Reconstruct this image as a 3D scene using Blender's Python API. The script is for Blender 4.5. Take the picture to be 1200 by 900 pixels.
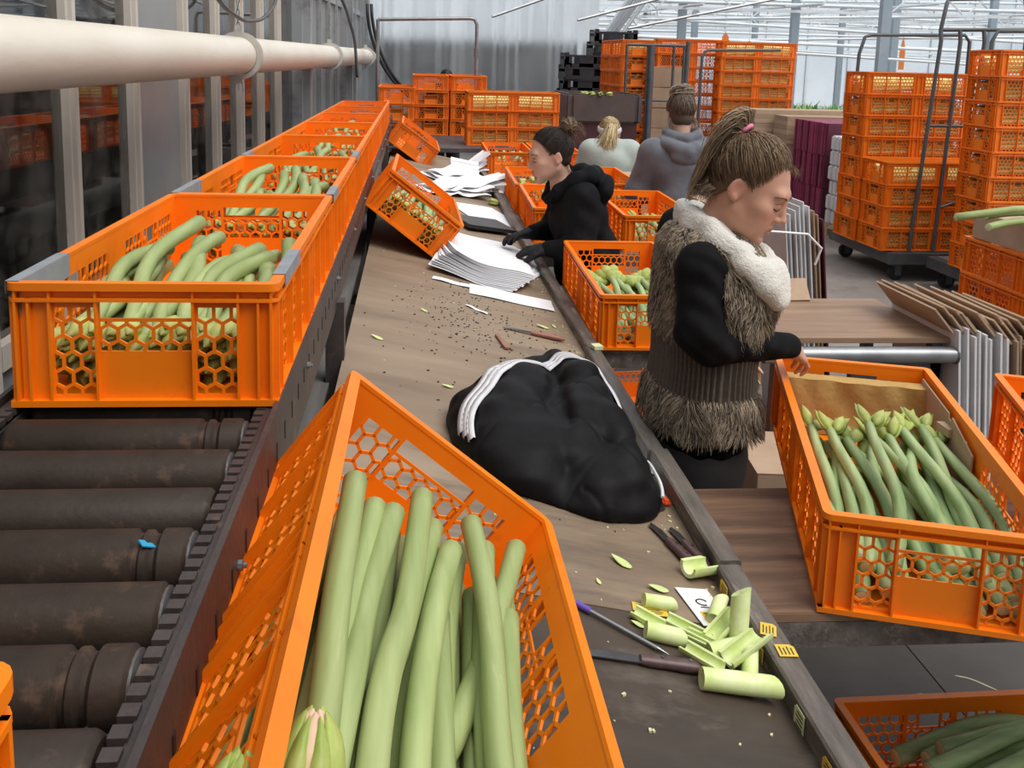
import bpy, bmesh, math, random
import numpy as np
from mathutils import Matrix, Vector
for o in list(bpy.data.objects): bpy.data.objects.remove(o)
scene = bpy.context.scene
COL = scene.collection
PI = math.pi
rng = random.Random(7)

# ------------------------------------------------------------------ camera
def Rz(a): c,s=math.cos(a),math.sin(a); return np.array([[c,-s,0],[s,c,0],[0,0,1.]])
def Rx(a): c,s=math.cos(a),math.sin(a); return np.array([[1.,0,0],[0,c,-s],[0,s,c]])
def Ry(a): c,s=math.cos(a),math.sin(a); return np.array([[c,0,s],[0,1.,0],[-s,0,c]])
CAM_H = 1.72
CAM_R = Rz(-.077)@Rx(-.151)@Ry(-.024)@np.array([[1.,0,0],[0,0,-1.],[0,1.,0]])   # right, up, back
cd = bpy.data.cameras.new('camera'); cam = bpy.data.objects.new('camera', cd); COL.objects.link(cam)
cd.sensor_width = 36; cd.lens = 36*1059/1200; cd.clip_start = .02; cd.clip_end = 200
cd.shift_x = (600-563)/1200; cd.shift_y = (231-450)/1200
m4 = np.eye(4); m4[:3,:3] = CAM_R; m4[:3,3] = (0,0,CAM_H)
cam.matrix_world = Matrix(m4.tolist())
scene.camera = cam

# ------------------------------------------------------------------ light
world = bpy.data.worlds.new('overcast_sky'); scene.world = world; world.use_nodes = True
bg = world.node_tree.nodes['Background']; bg.inputs[0].default_value = (.90,.95,1.0,1); bg.inputs[1].default_value = .95
sd = bpy.data.lights.new('sun', 'SUN'); sun = bpy.data.objects.new('sun', sd); COL.objects.link(sun)
sd.energy = 2.3; sd.angle = math.radians(40); sd.color = (1,.95,.88)
sun.rotation_euler = (math.radians(20), math.radians(24), 0)
scene.view_settings.view_transform = 'Standard'; scene.view_settings.look = 'None'
scene.view_settings.exposure = 0.12; scene.view_settings.gamma = 1.0; scene.view_settings.use_curve_mapping = False

# ------------------------------------------------------------------ helpers
def tag(o, label=None, cat=None, group=None, kind=None):
    if label: o['label'] = label
    if cat: o['category'] = cat
    if group: o['group'] = group
    if kind: o['kind'] = kind
    return o
def mat4(loc=(0,0,0), R=None):
    m = np.eye(4); m[:3,3] = loc
    if R is not None: m[:3,:3] = R
    return Matrix(m.tolist())
def empty(name, loc=(0,0,0), R=None, label=None, cat=None, group=None):
    o = bpy.data.objects.new(name, None); o.empty_display_size = .05; COL.objects.link(o)
    o.matrix_world = mat4(loc, R)
    return tag(o, label, cat, group)
def link(name, me, parent=None, loc=(0,0,0), R=None):
    o = bpy.data.objects.new(name, me); COL.objects.link(o)
    if parent is not None: o.parent = parent
    o.matrix_local = mat4(loc, R)
    if parent is None: o.matrix_world = mat4(loc, R)
    return o
class MB:
    def __init__(s): s.v=[]; s.f=[]; s.c=[]
    def add(s, vs, fs, col=None):
        n=len(s.v); s.v += [tuple(map(float,p)) for p in vs]; s.f += [tuple(i+n for i in f) for f in fs]
        if col is not None or s.c:
            s.c += [(1,1,1)]*(n-len(s.c)); s.c += [col or (1,1,1)]*len(vs)
        return s
    def box(s, x0,x1,y0,y1,z0,z1, col=None):
        return s.add([(x,y,z) for z in (z0,z1) for y in (y0,y1) for x in (x0,x1)],
              [(0,2,3,1),(4,5,7,6),(0,1,5,4),(2,6,7,3),(0,4,6,2),(1,3,7,5)], col)
    def rbox(s, c, sz, R, col=None):
        h=np.array(sz)/2; pts=[np.array(c)+R@(h*np.array([x,y,z])) for z in (-1,1) for y in (-1,1) for x in (-1,1)]
        return s.add(pts,[(0,2,3,1),(4,5,7,6),(0,1,5,4),(2,6,7,3),(0,4,6,2),(1,3,7,5)], col)
    def bar(s, a, b, w, t, n=(0,0,1)):
        a=np.array(a,float); b=np.array(b,float); d=b-a; L=np.linalg.norm(d)
        if L<1e-6: return s
        d/=L; n=np.array(n,float); u=np.cross(d,n); u/=np.linalg.norm(u); n=np.cross(u,d)
        R=np.array([d,u,n]).T
        return s.rbox((a+b)/2,(L,w,t),R)
    def tube(s, pts, rad, n=8, cap=True, flat=None, col=None, twist=0):
        pts=np.array(pts,float); k=len(pts)
        rad=np.full(k,rad,float) if np.isscalar(rad) else np.array(rad,float)
        T=np.gradient(pts,axis=0); T/=np.linalg.norm(T,axis=1)[:,None]+1e-12
        ref=np.array([0,0,1.]) if abs(T[0][2])<.9 else np.array([1.,0,0])
        vs=[]; N=None
        for i in range(k):
            N = ref if N is None else N
            N = N-T[i]*(N@T[i]); N/=np.linalg.norm(N)+1e-12; Bn=np.cross(T[i],N)
            for j in range(n):
                a=2*PI*j/n+twist
                fa = 1.0 if flat is None else flat
                vs.append(pts[i]+rad[i]*(math.cos(a)*Bn+math.sin(a)*N*fa))
        fs=[(i*n+j,i*n+(j+1)%n,(i+1)*n+(j+1)%n,(i+1)*n+j) for i in range(k-1) for j in range(n)]
        if cap: fs += [tuple(range(n-1,-1,-1)), tuple((k-1)*n+j for j in range(n))]
        return s.add(vs,fs,col)
    def lathe(s, prof, n=16, c=(0,0,0), axis='z', col=None):
        vs=[]
        for r,h in prof:
            for j in range(n):
                a=2*PI*j/n; p=(r*math.cos(a),r*math.sin(a),h)
                if axis=='x': p=(h,p[0],p[1])
                if axis=='y': p=(p[1],h,p[0])
                vs.append((p[0]+c[0],p[1]+c[1],p[2]+c[2]))
        k=len(prof); fs=[(i*n+j,i*n+(j+1)%n,(i+1)*n+(j+1)%n,(i+1)*n+j) for i in range(k-1) for j in range(n)]
        fs += [tuple(range(n-1,-1,-1)), tuple((k-1)*n+j for j in range(n))]
        return s.add(vs,fs,col)
    def prism(s, poly, y0, y1, axis='y', col=None):      # poly in (x,z) extruded along y, or (x,y) along z
        n=len(poly)
        f=(lambda p,h:(p[0],h,p[1])) if axis=='y' else ((lambda p,h:(p[0],p[1],h)) if axis=='z' else (lambda p,h:(h,p[0],p[1])))
        vs=[f(p,y0) for p in poly]+[f(p,y1) for p in poly]
        fs=[tuple(range(n)),tuple(range(2*n-1,n-1,-1))]+[(j,n+j,n+(j+1)%n,(j+1)%n) for j in range(n)]
        return s.add(vs,fs,col)
    def mesh(s, name, mat, smooth=False, bevel=0, fix=True):
        me=bpy.data.meshes.new(name); me.from_pydata(s.v,[],s.f)
        if s.c:
            at=me.color_attributes.new('Col','FLOAT_COLOR','POINT')
            at.data.foreach_set('color', np.array([(*c,1) for c in s.c],np.float32).ravel())
        if fix or bevel:
            bm=bmesh.new(); bm.from_mesh(me)
            if bevel: bmesh.ops.bevel(bm, geom=[e for e in bm.edges if len(e.link_faces)==2 and e.calc_face_angle(0)>.6], offset=bevel, segments=2, affect='EDGES', clamp_overlap=True)
            bmesh.ops.recalc_face_normals(bm, faces=bm.faces); bm.to_mesh(me); bm.free()
        if mat: me.materials.append(M[mat] if isinstance(mat,str) else mat)
        if smooth:
            me.polygons.foreach_set('use_smooth',[True]*len(me.polygons))
            if smooth!=True: me.set_sharp_from_angle(angle=math.radians(smooth))
        return me
    def build(s, name, mat, parent=None, loc=(0,0,0), R=None, **kw):
        return link(name, s.mesh(name, mat, **kw), parent, loc, R)

# ------------------------------------------------------------------ materials
M={}
def nodes(name):
    m=bpy.data.materials.new(name); m.use_nodes=True; nt=m.node_tree
    return m, nt, nt.nodes['Principled BSDF']
def N(nt, typ, **kw):
    n=nt.nodes.new(typ)
    for k,v in kw.items():
        if k in n.inputs: n.inputs[k].default_value=v
        else: setattr(n,k,v)
    return n
def mat(name, col, rough=.5, metal=0., col2=None, scale=12, detail=4, stretch=(1,1,1), bump=0, bscale=60, spec=.5, sub=0, wear=None, wscale=5, wlo=.55, whi=.7, coord='Object', sheen=0, rand=0, vcol=False, trans=0):
    m,nt,b=nodes(name); L=nt.links
    b.inputs['Roughness'].default_value=rough; b.inputs['Metallic'].default_value=metal
    b.inputs['Specular IOR Level'].default_value=spec
    if sheen: b.inputs['Sheen Weight'].default_value=sheen
    if sub: b.inputs['Subsurface Weight'].default_value=sub; b.inputs['Subsurface Radius'].default_value=(.012,.005,.003); b.inputs['Subsurface Scale'].default_value=1
    tc=N(nt,'ShaderNodeTexCoord'); mp=N(nt,'ShaderNodeMapping'); mp.inputs['Scale'].default_value=stretch
    L.new(tc.outputs[coord],mp.inputs[0])
    cur=None
    if vcol:
        at=N(nt,'ShaderNodeVertexColor',layer_name='Col'); cur=at.outputs[0]
    if col2 is not None:
        nz=N(nt,'ShaderNodeTexNoise',Scale=scale,Detail=detail,Roughness=.6); L.new(mp.outputs[0],nz.inputs['Vector'])
        rp=N(nt,'ShaderNodeValToRGB'); rp.color_ramp.elements[0].position=.32; rp.color_ramp.elements[1].position=.68
        rp.color_ramp.elements[0].color=(*col,1); rp.color_ramp.elements[1].color=(*col2,1)
        L.new(nz.outputs[0],rp.inputs[0])
        if cur is None: cur=rp.outputs[0]
        else:
            mx=N(nt,'ShaderNodeMix',data_type='RGBA',blend_type='MULTIPLY'); mx.inputs[0].default_value=1
            L.new(cur,mx.inputs[6]); L.new(rp.outputs[0],mx.inputs[7]); cur=mx.outputs[2]
    if wear is not None:
        nz=N(nt,'ShaderNodeTexNoise',Scale=wscale,Detail=8,Roughness=.7); L.new(mp.outputs[0],nz.inputs['Vector'])
        mr=N(nt,'ShaderNodeMapRange'); mr.inputs[1].default_value=wlo; mr.inputs[2].default_value=whi; L.new(nz.outputs[0],mr.inputs[0])
        mx=N(nt,'ShaderNodeMix',data_type='RGBA'); L.new(mr.outputs[0],mx.inputs[0])
        if cur is None: mx.inputs[6].default_value=(*col,1)
        else: L.new(cur,mx.inputs[6])
        mx.inputs[7].default_value=(*wear,1); cur=mx.outputs[2]
    if rand:
        oi=N(nt,'ShaderNodeObjectInfo'); mr=N(nt,'ShaderNodeMapRange'); mr.inputs[3].default_value=1-rand; mr.inputs[4].default_value=1+rand
        L.new(oi.outputs['Random'],mr.inputs[0])
        hs=N(nt,'ShaderNodeHueSaturation'); L.new(mr.outputs[0],hs.inputs['Value'])
        if cur is None: hs.inputs['Color'].default_value=(*col,1)
        else: L.new(cur,hs.inputs['Color'])
        cur=hs.outputs[0]
    if cur is None: b.inputs['Base Color'].default_value=(*col,1)
    else: L.new(cur,b.inputs['Base Color'])
    if bump:
        nz=N(nt,'ShaderNodeTexNoise',Scale=bscale,Detail=5); L.new(mp.outputs[0],nz.inputs['Vector'])
        bp=N(nt,'ShaderNodeBump',Strength=bump,Distance=.01); L.new(nz.outputs[0],bp.inputs['Height']); L.new(bp.outputs[0],b.inputs['Normal'])
    if trans: b.inputs['Transmission Weight'].default_value=trans
    M[name]=m; return m

mat('orange',(.93,.222,.003),.42,col2=(.84,.185,.003),scale=6,spec=.4,wear=(.60,.11,.012),wscale=9,wlo=.58,whi=.78,rand=.06)
mat('orange_far',(.90,.21,.006),.5,col2=(.80,.17,.005),scale=8,rand=.08)
mat('tape',(.22,.24,.27),.45,col2=(.30,.32,.35),scale=20)
mat('stem',(.255,.325,.110),.45,spec=.35,col2=(.38,.44,.185),scale=42,stretch=(1,.09,1),sub=.0,rand=.10,wear=(.56,.58,.34),wscale=16,wlo=.62,whi=.72)
mat('stem_dark',(.165,.255,.095),.5,spec=.3,col2=(.37,.45,.215),scale=42,stretch=(1,.09,1),rand=.15)
mat('cut_end',(.72,.76,.46),.6,col2=(.60,.68,.36),scale=60)
mat('pith',(.54,.66,.19),.45,spec=.3,col2=(.78,.85,.50),scale=18,rand=.06)
mat('bud',(.27,.36,.070),.45,spec=.35,col2=(.49,.51,.16),scale=22,rand=.12)
mat('bud_pink',(.62,.48,.28),.5,col2=(.80,.42,.38),scale=18)
mat('yellowgreen',(.85,.74,.30),.6,col2=(.70,.68,.27),scale=30,rand=.15)
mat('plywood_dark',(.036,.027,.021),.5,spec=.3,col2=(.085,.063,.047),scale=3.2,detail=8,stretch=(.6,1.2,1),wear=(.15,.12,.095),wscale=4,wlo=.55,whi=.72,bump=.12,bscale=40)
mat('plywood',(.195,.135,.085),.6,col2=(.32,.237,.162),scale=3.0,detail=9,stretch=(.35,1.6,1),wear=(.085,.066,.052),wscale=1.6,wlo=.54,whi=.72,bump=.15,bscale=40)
mat('board',(.070,.036,.022),.55,col2=(.25,.145,.088),scale=5,detail=8,stretch=(.35,5,1),bump=.2,bscale=30)
mat('board2',(.20,.115,.07),.5,col2=(.34,.22,.14),scale=4,detail=8,stretch=(.4,4,1),bump=.12)
mat('lip',(.060,.050,.042),.55,col2=(.19,.16,.135),scale=9,detail=8,stretch=(3,.5,3),wear=(.40,.335,.275),wscale=6,wlo=.56,whi=.70,bump=.25,bscale=50)
mat('concrete',(.19,.165,.145),.8,col2=(.27,.238,.213),scale=.9,detail=8,wear=(.15,.13,.115),wscale=1.6,wlo=.52,whi=.66,bump=.1,bscale=30)
mat('rust',(.022,.0145,.0105),.55,spec=.3,col2=(.045,.030,.022),scale=9,detail=8,wear=(.115,.068,.045),wscale=14,wlo=.60,whi=.74,bump=.08,bscale=120)
mat('roller_end',(.38,.38,.38),.35,metal=.8,col2=(.2,.19,.18),scale=25)
mat('railsteel',(.050,.042,.044),.45,metal=.3,col2=(.085,.068,.062),scale=6,detail=8,wear=(.22,.13,.08),wscale=8,wlo=.58,whi=.72,bump=.15)
mat('steel',(.33,.34,.35),.42,metal=.75,col2=(.24,.25,.26),scale=12)
mat('darksteel',(.075,.078,.084),.5,metal=.3,col2=(.115,.118,.125),scale=10)
mat('galv',(.33,.345,.36),.5,metal=.35,col2=(.36,.375,.39),scale=5,detail=6,wear=(.19,.19,.195),wscale=4,wlo=.52,whi=.7)
mat('mullion',(.50,.44,.385),.55,col2=(.62,.56,.50),scale=4,detail=6,stretch=(1,1,.3),wear=(.34,.28,.235),wscale=7,wlo=.58,whi=.7)
mat('panel_grey',(.25,.25,.25),.35,col2=(.32,.32,.315),scale=2.5,detail=6,wear=(.3,.3,.29),wscale=5,wlo=.62,whi=.8)
mat('pipe',(.66,.60,.51),.42,col2=(.74,.69,.60),scale=5,detail=6,stretch=(1,.3,1),wear=(.50,.36,.23),wscale=7,wlo=.62,whi=.8,bump=.1,bscale=40)
mat('pipe_ring',(.60,.58,.54),.45,col2=(.48,.45,.41),scale=9)
mat('black',(.012,.012,.013),.5)
mat('blackplastic',(.018,.018,.021),.4,col2=(.03,.03,.034),scale=20)
mat('maroon',(.060,.018,.022),.4,col2=(.085,.03,.035),scale=5)
mat('tubbrown',(.075,.055,.052),.4,col2=(.11,.08,.075),scale=5)
mat('cardboard',(.40,.275,.185),.8,col2=(.47,.335,.23),scale=9,detail=6,rand=.05)
mat('cardedge',(.30,.20,.13),.85,col2=(.40,.28,.19),scale=60,stretch=(1,1,12))
mat('cardwhite',(.62,.62,.64),.7,col2=(.72,.71,.72),scale=8)
mat('foamcard',(.42,.25,.075),.85,col2=(.52,.33,.11),scale=12,detail=4,bump=.6,bscale=22)
mat('purple',(.24,.025,.085),.55,col2=(.32,.05,.12),scale=6,rand=.15)
mat('purpledark',(.10,.012,.035),.6)
mat('pallet',(.50,.37,.22),.8,col2=(.38,.27,.16),scale=7,detail=6,stretch=(4,.5,1))
mat('paper',(.83,.83,.86),.55,col2=(.88,.88,.90),scale=4)
mat('white',(.85,.85,.86),.5)
mat('sticker',(.78,.52,.06),.45)
mat('ink',(.03,.03,.03),.6)
mat('blade',(.30,.31,.32),.25,metal=.9,col2=(.2,.2,.21),scale=20)
mat('handle',(.065,.035,.035),.4,col2=(.11,.06,.055),scale=14,stretch=(1,4,1))
mat('handle_red',(.26,.10,.065),.45,col2=(.34,.16,.11),scale=12)
mat('purplecap',(.14,.08,.40),.35)
mat('redplastic',(.80,.10,.03),.35)
mat('bluecloth',(.02,.32,.55),.6)
mat('crumb',(.62,.60,.36),.7,rand=.2)
mat('soil',(.03,.024,.02),.9)
mat('whitebar',(.75,.79,.82),.5,col2=(.65,.70,.74),scale=4)
mat('bluegrey',(.27,.33,.38),.5,metal=.2,col2=(.34,.40,.45),scale=4)
mat('leaf',(.10,.26,.05),.5,col2=(.22,.42,.10),scale=14,rand=.25)
mat('orangetag',(.75,.22,.04),.6)
mat('plate_dark',(.058,.052,.049),.75,col2=(.085,.077,.072),scale=3,detail=8,wear=(.11,.10,.093),wscale=4,wlo=.58,whi=.74,bump=.1)
mat('woodgrey',(.13,.12,.115),.7,col2=(.22,.21,.20),scale=5,stretch=(4,.4,1))
# glass of the side wall: dark, glossy, dusty
def glassmat():
    m,nt,b=nodes('dirty_glass'); L=nt.links
    b.inputs['Base Color'].default_value=(.82,.80,.77,1); b.inputs['Roughness'].default_value=.03; b.inputs['Transmission Weight'].default_value=1; b.inputs['IOR'].default_value=1.0
    for n in list(nt.nodes):
        if n!=b and n.type!='OUTPUT_MATERIAL': nt.nodes.remove(n)
    out=nt.nodes['Material Output']
    tr=N(nt,'ShaderNodeBsdfTransparent'); tr.inputs[0].default_value=(.70,.69,.67,1)
    gl=N(nt,'ShaderNodeBsdfGlossy'); gl.inputs['Roughness'].default_value=.025; gl.inputs[0].default_value=(1,1,1,1)
    fr=N(nt,'ShaderNodeFresnel',IOR=1.75)
    mx=N(nt,'ShaderNodeMixShader'); L.new(fr.outputs[0],mx.inputs[0]); L.new(tr.outputs[0],mx.inputs[1]); L.new(gl.outputs[0],mx.inputs[2])
    df=N(nt,'ShaderNodeBsdfDiffuse'); df.inputs[0].default_value=(.30,.28,.25,1)
    tc=N(nt,'ShaderNodeTexCoord'); nz=N(nt,'ShaderNodeTexNoise',Scale=4,Detail=9,Roughness=.75); L.new(tc.outputs['Object'],nz.inputs['Vector'])
    mr=N(nt,'ShaderNodeMapRange'); mr.inputs[1].default_value=.45; mr.inputs[2].default_value=.9; mr.inputs[3].default_value=.02; mr.inputs[4].default_value=.55; L.new(nz.outputs[0],mr.inputs[0])
    m2=N(nt,'ShaderNodeMixShader'); L.new(mr.outputs[0],m2.inputs[0]); L.new(mx.outputs[0],m2.inputs[1]); L.new(df.outputs[0],m2.inputs[2])
    L.new(m2.outputs[0],out.inputs[0]); nt.nodes.remove(b); M['glass']=m
glassmat()
def filmmat(name, col, alpha_lo, alpha_hi, gloss=.25, rough=.25, scale=1.5, blur=False):
    m,nt,b=nodes(name); L=nt.links; out=nt.nodes['Material Output']; nt.nodes.remove(b)
    tr=N(nt,'ShaderNodeBsdfTransparent')
    if blur: tr=N(nt,'ShaderNodeBsdfRefraction',IOR=1.14,Roughness=.5)
    tl=N(nt,'ShaderNodeBsdfTranslucent'); tl.inputs[0].default_value=(*col,1)
    df=N(nt,'ShaderNodeBsdfDiffuse'); df.inputs[0].default_value=(*col,1)
    gl=N(nt,'ShaderNodeBsdfGlossy'); gl.inputs['Roughness'].default_value=rough
    a=N(nt,'ShaderNodeMixShader'); a.inputs[0].default_value=.5; L.new(tl.outputs[0],a.inputs[1]); L.new(df.outputs[0],a.inputs[2])
    b2=N(nt,'ShaderNodeMixShader'); b2.inputs[0].default_value=gloss; L.new(a.outputs[0],b2.inputs[1]); L.new(gl.outputs[0],b2.inputs[2])
    tc=N(nt,'ShaderNodeTexCoord'); nz=N(nt,'ShaderNodeTexNoise',Scale=scale,Detail=6); L.new(tc.outputs['Object'],nz.inputs['Vector'])
    mr=N(nt,'ShaderNodeMapRange'); mr.inputs[1].default_value=.3; mr.inputs[2].default_value=.7; mr.inputs[3].default_value=alpha_lo; mr.inputs[4].default_value=alpha_hi; L.new(nz.outputs[0],mr.inputs[0])
    lw=N(nt,'ShaderNodeLayerWeight',Blend=.45); ad=N(nt,'ShaderNodeMath',operation='ADD',use_clamp=True); sc=N(nt,'ShaderNodeMath',operation='MULTIPLY'); sc.inputs[1].default_value=.55; L.new(lw.outputs['Fresnel'],sc.inputs[0]); L.new(sc.outputs[0],ad.inputs[0]); L.new(mr.outputs[0],ad.inputs[1])
    c=N(nt,'ShaderNodeMixShader'); L.new(ad.outputs[0],c.inputs[0]); L.new(tr.outputs[0],c.inputs[1]); L.new(b2.outputs[0],c.inputs[2])
    L.new(c.outputs[0],out.inputs[0]); M[name]=m
filmmat('film',(.80,.82,.84),.20,.42,blur=True)
filmmat('housepane',(.80,.87,.92),.25,.5,gloss=.1,scale=.8)
# ------------------------------------------------------------------ setting
fl=MB().box(-9,22,-4,40,-.1,0).build('floor','concrete'); tag(fl,kind='structure')
WA=.045
WR=Rz(-WA); WO=(-1.30,2.0,0)
def wall_pt(s,off,z): return np.array(WO)+WR@np.array([off,s,z])
wl=MB().box(-.12,.0,-4,12.6,0,.78).build('wall_left','galv',loc=WO,R=WR); tag(wl,kind='structure')
posts=[-3.1,-2.5,-1.85,-1.2,-.55,.08,.72,1.37,2.02,2.76,3.38,3.98,4.6,5.25,6.08,6.75,7.4,8.05,8.7,9.35,10.0,10.7,11.4,12.3]
pm={}
for i,s in enumerate(posts):
    wide = s in (6.08,9.35,12.3)
    key=('w' if wide else 'n', 'galv' if s>5.6 else 'mullion')
    if key not in pm:
        b=MB(); w=.11 if wide else .034; d=.14 if wide else .034
        b.prism([(-.03,-w),(d*.55,-w),(d*.55,-w*.45),(d,-w*.45),(d,w*.45),(d*.55,w*.45),(d*.55,w),(-.03,w)],.6,4.2,axis='z')
        pm[key]=b.mesh('post',key[1])
    link('post',pm[key],wl,loc=(0,s,0))
for i in range(len(posts)-1):
    a,b_=posts[i]+.03,posts[i+1]-.03
    grey = (i in (8,)) or posts[i]>=6
    if grey:
        if posts[i]<6: o=MB().box(-.03,-.01,a,b_,.78,4.2).build('panel','panel_grey',wl)
        else:
            k=max(3,int((b_-a)/.09)); mb=MB()
            for j in range(k):
                y0=a+(b_-a)*j/k; y1=a+(b_-a)*(j+1)/k; ym=(y0+y1)/2
                mb.prism([(-.03,y0),(-.005,y0+.01),(-.005,ym),(-.025,ym+.008),(-.025,y1),(-.03,y1)],.78,4.2,axis='z')
            o=mb.build('corrugated_panel','panel_grey',wl)
    else:
        o=MB().box(-.016,-.010,a,b_,.78,4.2).build('pane','glass',wl)
    MB().box(-.03,.02,a,b_,2.30,2.36).build('glazing_rail','galv' if posts[i]>6 else 'mullion',wl)
    MB().box(-.03,.03,a,b_,.74,.82).build('glazing_rail','mullion',wl)
MB().box(-.1,.06,-4,12.6,4.2,4.35).build('gutter','galv',wl)
tag(MB().box(-1.6,9,-4.2,-4.0,0,4.2).build('wall_light_block','galv'),kind='structure')  # unseen wall behind the camera, added to block sky light from that side
# what lies behind the side glass: a dim packing aisle with its own outer wall
tag(MB().box(-3.6,-3.45,-6,16,0,4.2).build('wall_outer','darksteel'),kind='structure')
# shed wall behind the plastic sheeting, and the greenhouse gable far behind
tag(MB().box(-3.4,3.2,16.4,16.6,0,2.05).build('wall_back','blackplastic'),kind='structure')
gw=empty('wall_greenhouse',(0,0,0)); tag(gw,kind='structure')
for k in range(26):
    x=-6+k*1.25
    MB().box(x-.03,x+.03,25.95,26.05,0,6.5).build('glazing_bar','whitebar',gw)
    for j in range(3):
        MB().box(x+.03,x+1.22,25.99,26.01,.05+j*2.15,.05+j*2.15+2.1).build('pane','housepane',gw)
for z in (.03,2.2,4.35,6.5): MB().box(-6,26.5,25.93,26.07,z-.03,z+.03).build('glazing_rail','whitebar',gw)

# steel columns, truss rods and heating pipes of the greenhouse
cm=MB(); cm.box(-.06,.06,-.045,.045,0,6); cm.box(-.09,.09,-.07,.07,0,.02); cmesh=cm.mesh('greenhouse_column','bluegrey')
for k,(x,y,s) in enumerate([(4.15,14,1.0),(5.95,14,1.0),(6.35,12,1.1),(8.4,15.5,1),(5.6,18,1),(7.6,20,1),(9.6,20,1),(10.5,16,1),(9.0,12.5,1),(11.8,22,1),(3.4,22,1)]):
    o=link('greenhouse_column',cmesh,loc=(x,y,0)); o.scale=(s,s,1)
    tag(o,['blue-grey steel column beside the tall orange stack at the back','blue-grey steel column rising behind the crate trolleys','slim blue-grey steel column deep inside the greenhouse'][0 if k==0 else (1 if k in (1,2) else 2)],'column','greenhouse columns')
hp=[]
for k in range(14):
    y=13+k*.9; z=2.0+.13*((k*5)%7)+.02*k; x0=3.3+.2*(k%3); x1=20
    sl=((k*7)%5-2)*.018
    mb=MB().tube([(x0,y,z),(x1,y,z+sl*(x1-x0))],.022+.006*(k%2),8)
    o=mb.build('heating_pipe','whitebar',smooth=50); tag(o,'thin white heating pipe running high across the greenhouse','pipe','greenhouse heating pipes')
for k in range(9):
    x=4+k*1.7
    o=MB().tube([(x,12.5,2.55+.05*(k%3)),(x+.4,25.8,2.9+.05*(k%2))],.02,6).build('ceiling_rod','whitebar',smooth=50); tag(o,'thin white roof rod running back into the greenhouse','rod','greenhouse roof rods')
for k in range(4):
    y=13.5+k*2.6; b=MB(); z=2.55
    b.bar((3.6,y,z),(20,y,z),.04,.04); b.bar((3.6,y,z+.5),(20,y,z+.5),.04,.04)
    for j in range(28): b.bar((3.6+j*.6,y,z+.5*(j%2)),(4.2+j*.6,y,z+.5*((j+1)%2)),.02,.02)
    o=b.build('roof_truss','whitebar'); tag(o,'white lattice roof truss of the greenhouse','truss','greenhouse trusses')
# fan wheel and orange marker tags on the columns
fn=empty('circulation_fan',(4.33,17,2.62),label='round white circulation fan hanging in the greenhouse',cat='fan')
b=MB(); th=np.linspace(0,2*PI,25); b.tube([(.24*math.cos(t),0,.24*math.sin(t)) for t in th],.02,6); b.tube([(.12*math.cos(t),0,.12*math.sin(t)) for t in th],.01,5); b.build('guard','whitebar',fn)
for k in range(5):
    a=2*PI*k/5; MB().rbox((.11*math.cos(a),.02,.11*math.sin(a)),(.17,.01,.07),Ry(-a)@Rx(.5)).build('blade','whitebar',fn)
MB().lathe([(.04,-.04),(.045,.04)],12,axis='y').build('motor','darksteel',fn); MB().tube([(0,0,.24),(0,0,1.2)],.012,6).build('hanger','whitebar',fn)
for x,y,z,h,l in [(4.68,13.49,2.02,.20,'small orange pennant beside a steel column over the stacks'),(5.05,13.49,1.98,.12,'tiny orange pennant hanging over the rear stack'),(8.9,16.09,1.72,.6,'tall rusty orange strip on the greenhouse glass')]:
    o=empty('pennant',(x,y,z),label=l,cat='tag'); MB().prism([(-.05,0),(.05,0),(.05,h*.6),(0,h),(-.05,h*.6)],0,.012).build('flag','orangetag',o); MB().tube([(0,.006,h-.01),(0,.006,2.55-z)],.004,5).build('cord','whitebar',o)
# crop of green plants
def leaf_mesh(seed):
    r=random.Random(seed); b=MB()
    for k in range(16):
        a=r.random()*2*PI; h=r.uniform(.25,.5); w=r.uniform(.018,.03); o=r.uniform(.08,.24)
        d=np.array([math.cos(a),math.sin(a),0]); s=np.array([-d[1],d[0],0])
        pts=[(0,.7),(.35,1),(.7,.8),(1,.1)]; vs=[]
        for t,ww in pts:
            c=d*o*t**1.7+np.array([0,0,h*(t-.25*t**3)]); vs+= [c-s*w*ww, c+s*w*ww]
        b.add(vs,[(0,1,3,2),(2,3,5,4),(4,5,7,6)])
    return b.mesh('leafy_plant','leaf')
lms=[leaf_mesh(i) for i in range(3)]
for k in range(46):
    x=6.4+(k%10)*.17+rng.uniform(-.1,.1); y=13.2+(k//10)*.75+rng.uniform(-.2,.2)
    o=link('leafy_plant',lms[k%3],loc=(x,y,.62),R=Rz(rng.random()*6)); o.scale=(1.0,1.0,1.35)
    tag(o,'green leafy amaryllis plant on the growing bench behind the carton pallets','plant','plants on the growing bench')
bench=empty('growing_bench',(0,0,0),label='white growing bench under the green plants',cat='bench')
MB().box(6.15,8.2,12.8,17.4,.54,.62).build('tray','whitebar',bench)
for x in (6.3,8.1):
    for y in (13,17.2): MB().box(x-.03,x+.03,y-.03,y+.03,0,.54).build('leg','whitebar',bench)
o=empty('covered_bundle',(6.5,12.95,.62)); tag(o,'blue cloth bundle on the bench end among plants','bundle')
MB().lathe([(.02,0),(.22,.02),(.26,.1),(.2,.2),(.08,.27),(.01,.28)],14).build('cloth','bluecloth',o,smooth=True)
MB().tube([(-.2,0,.05),(-.1,-.1,.24),(.12,-.06,.25),(.22,.05,.06)],.012,6).build('strap','white',o)

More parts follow.
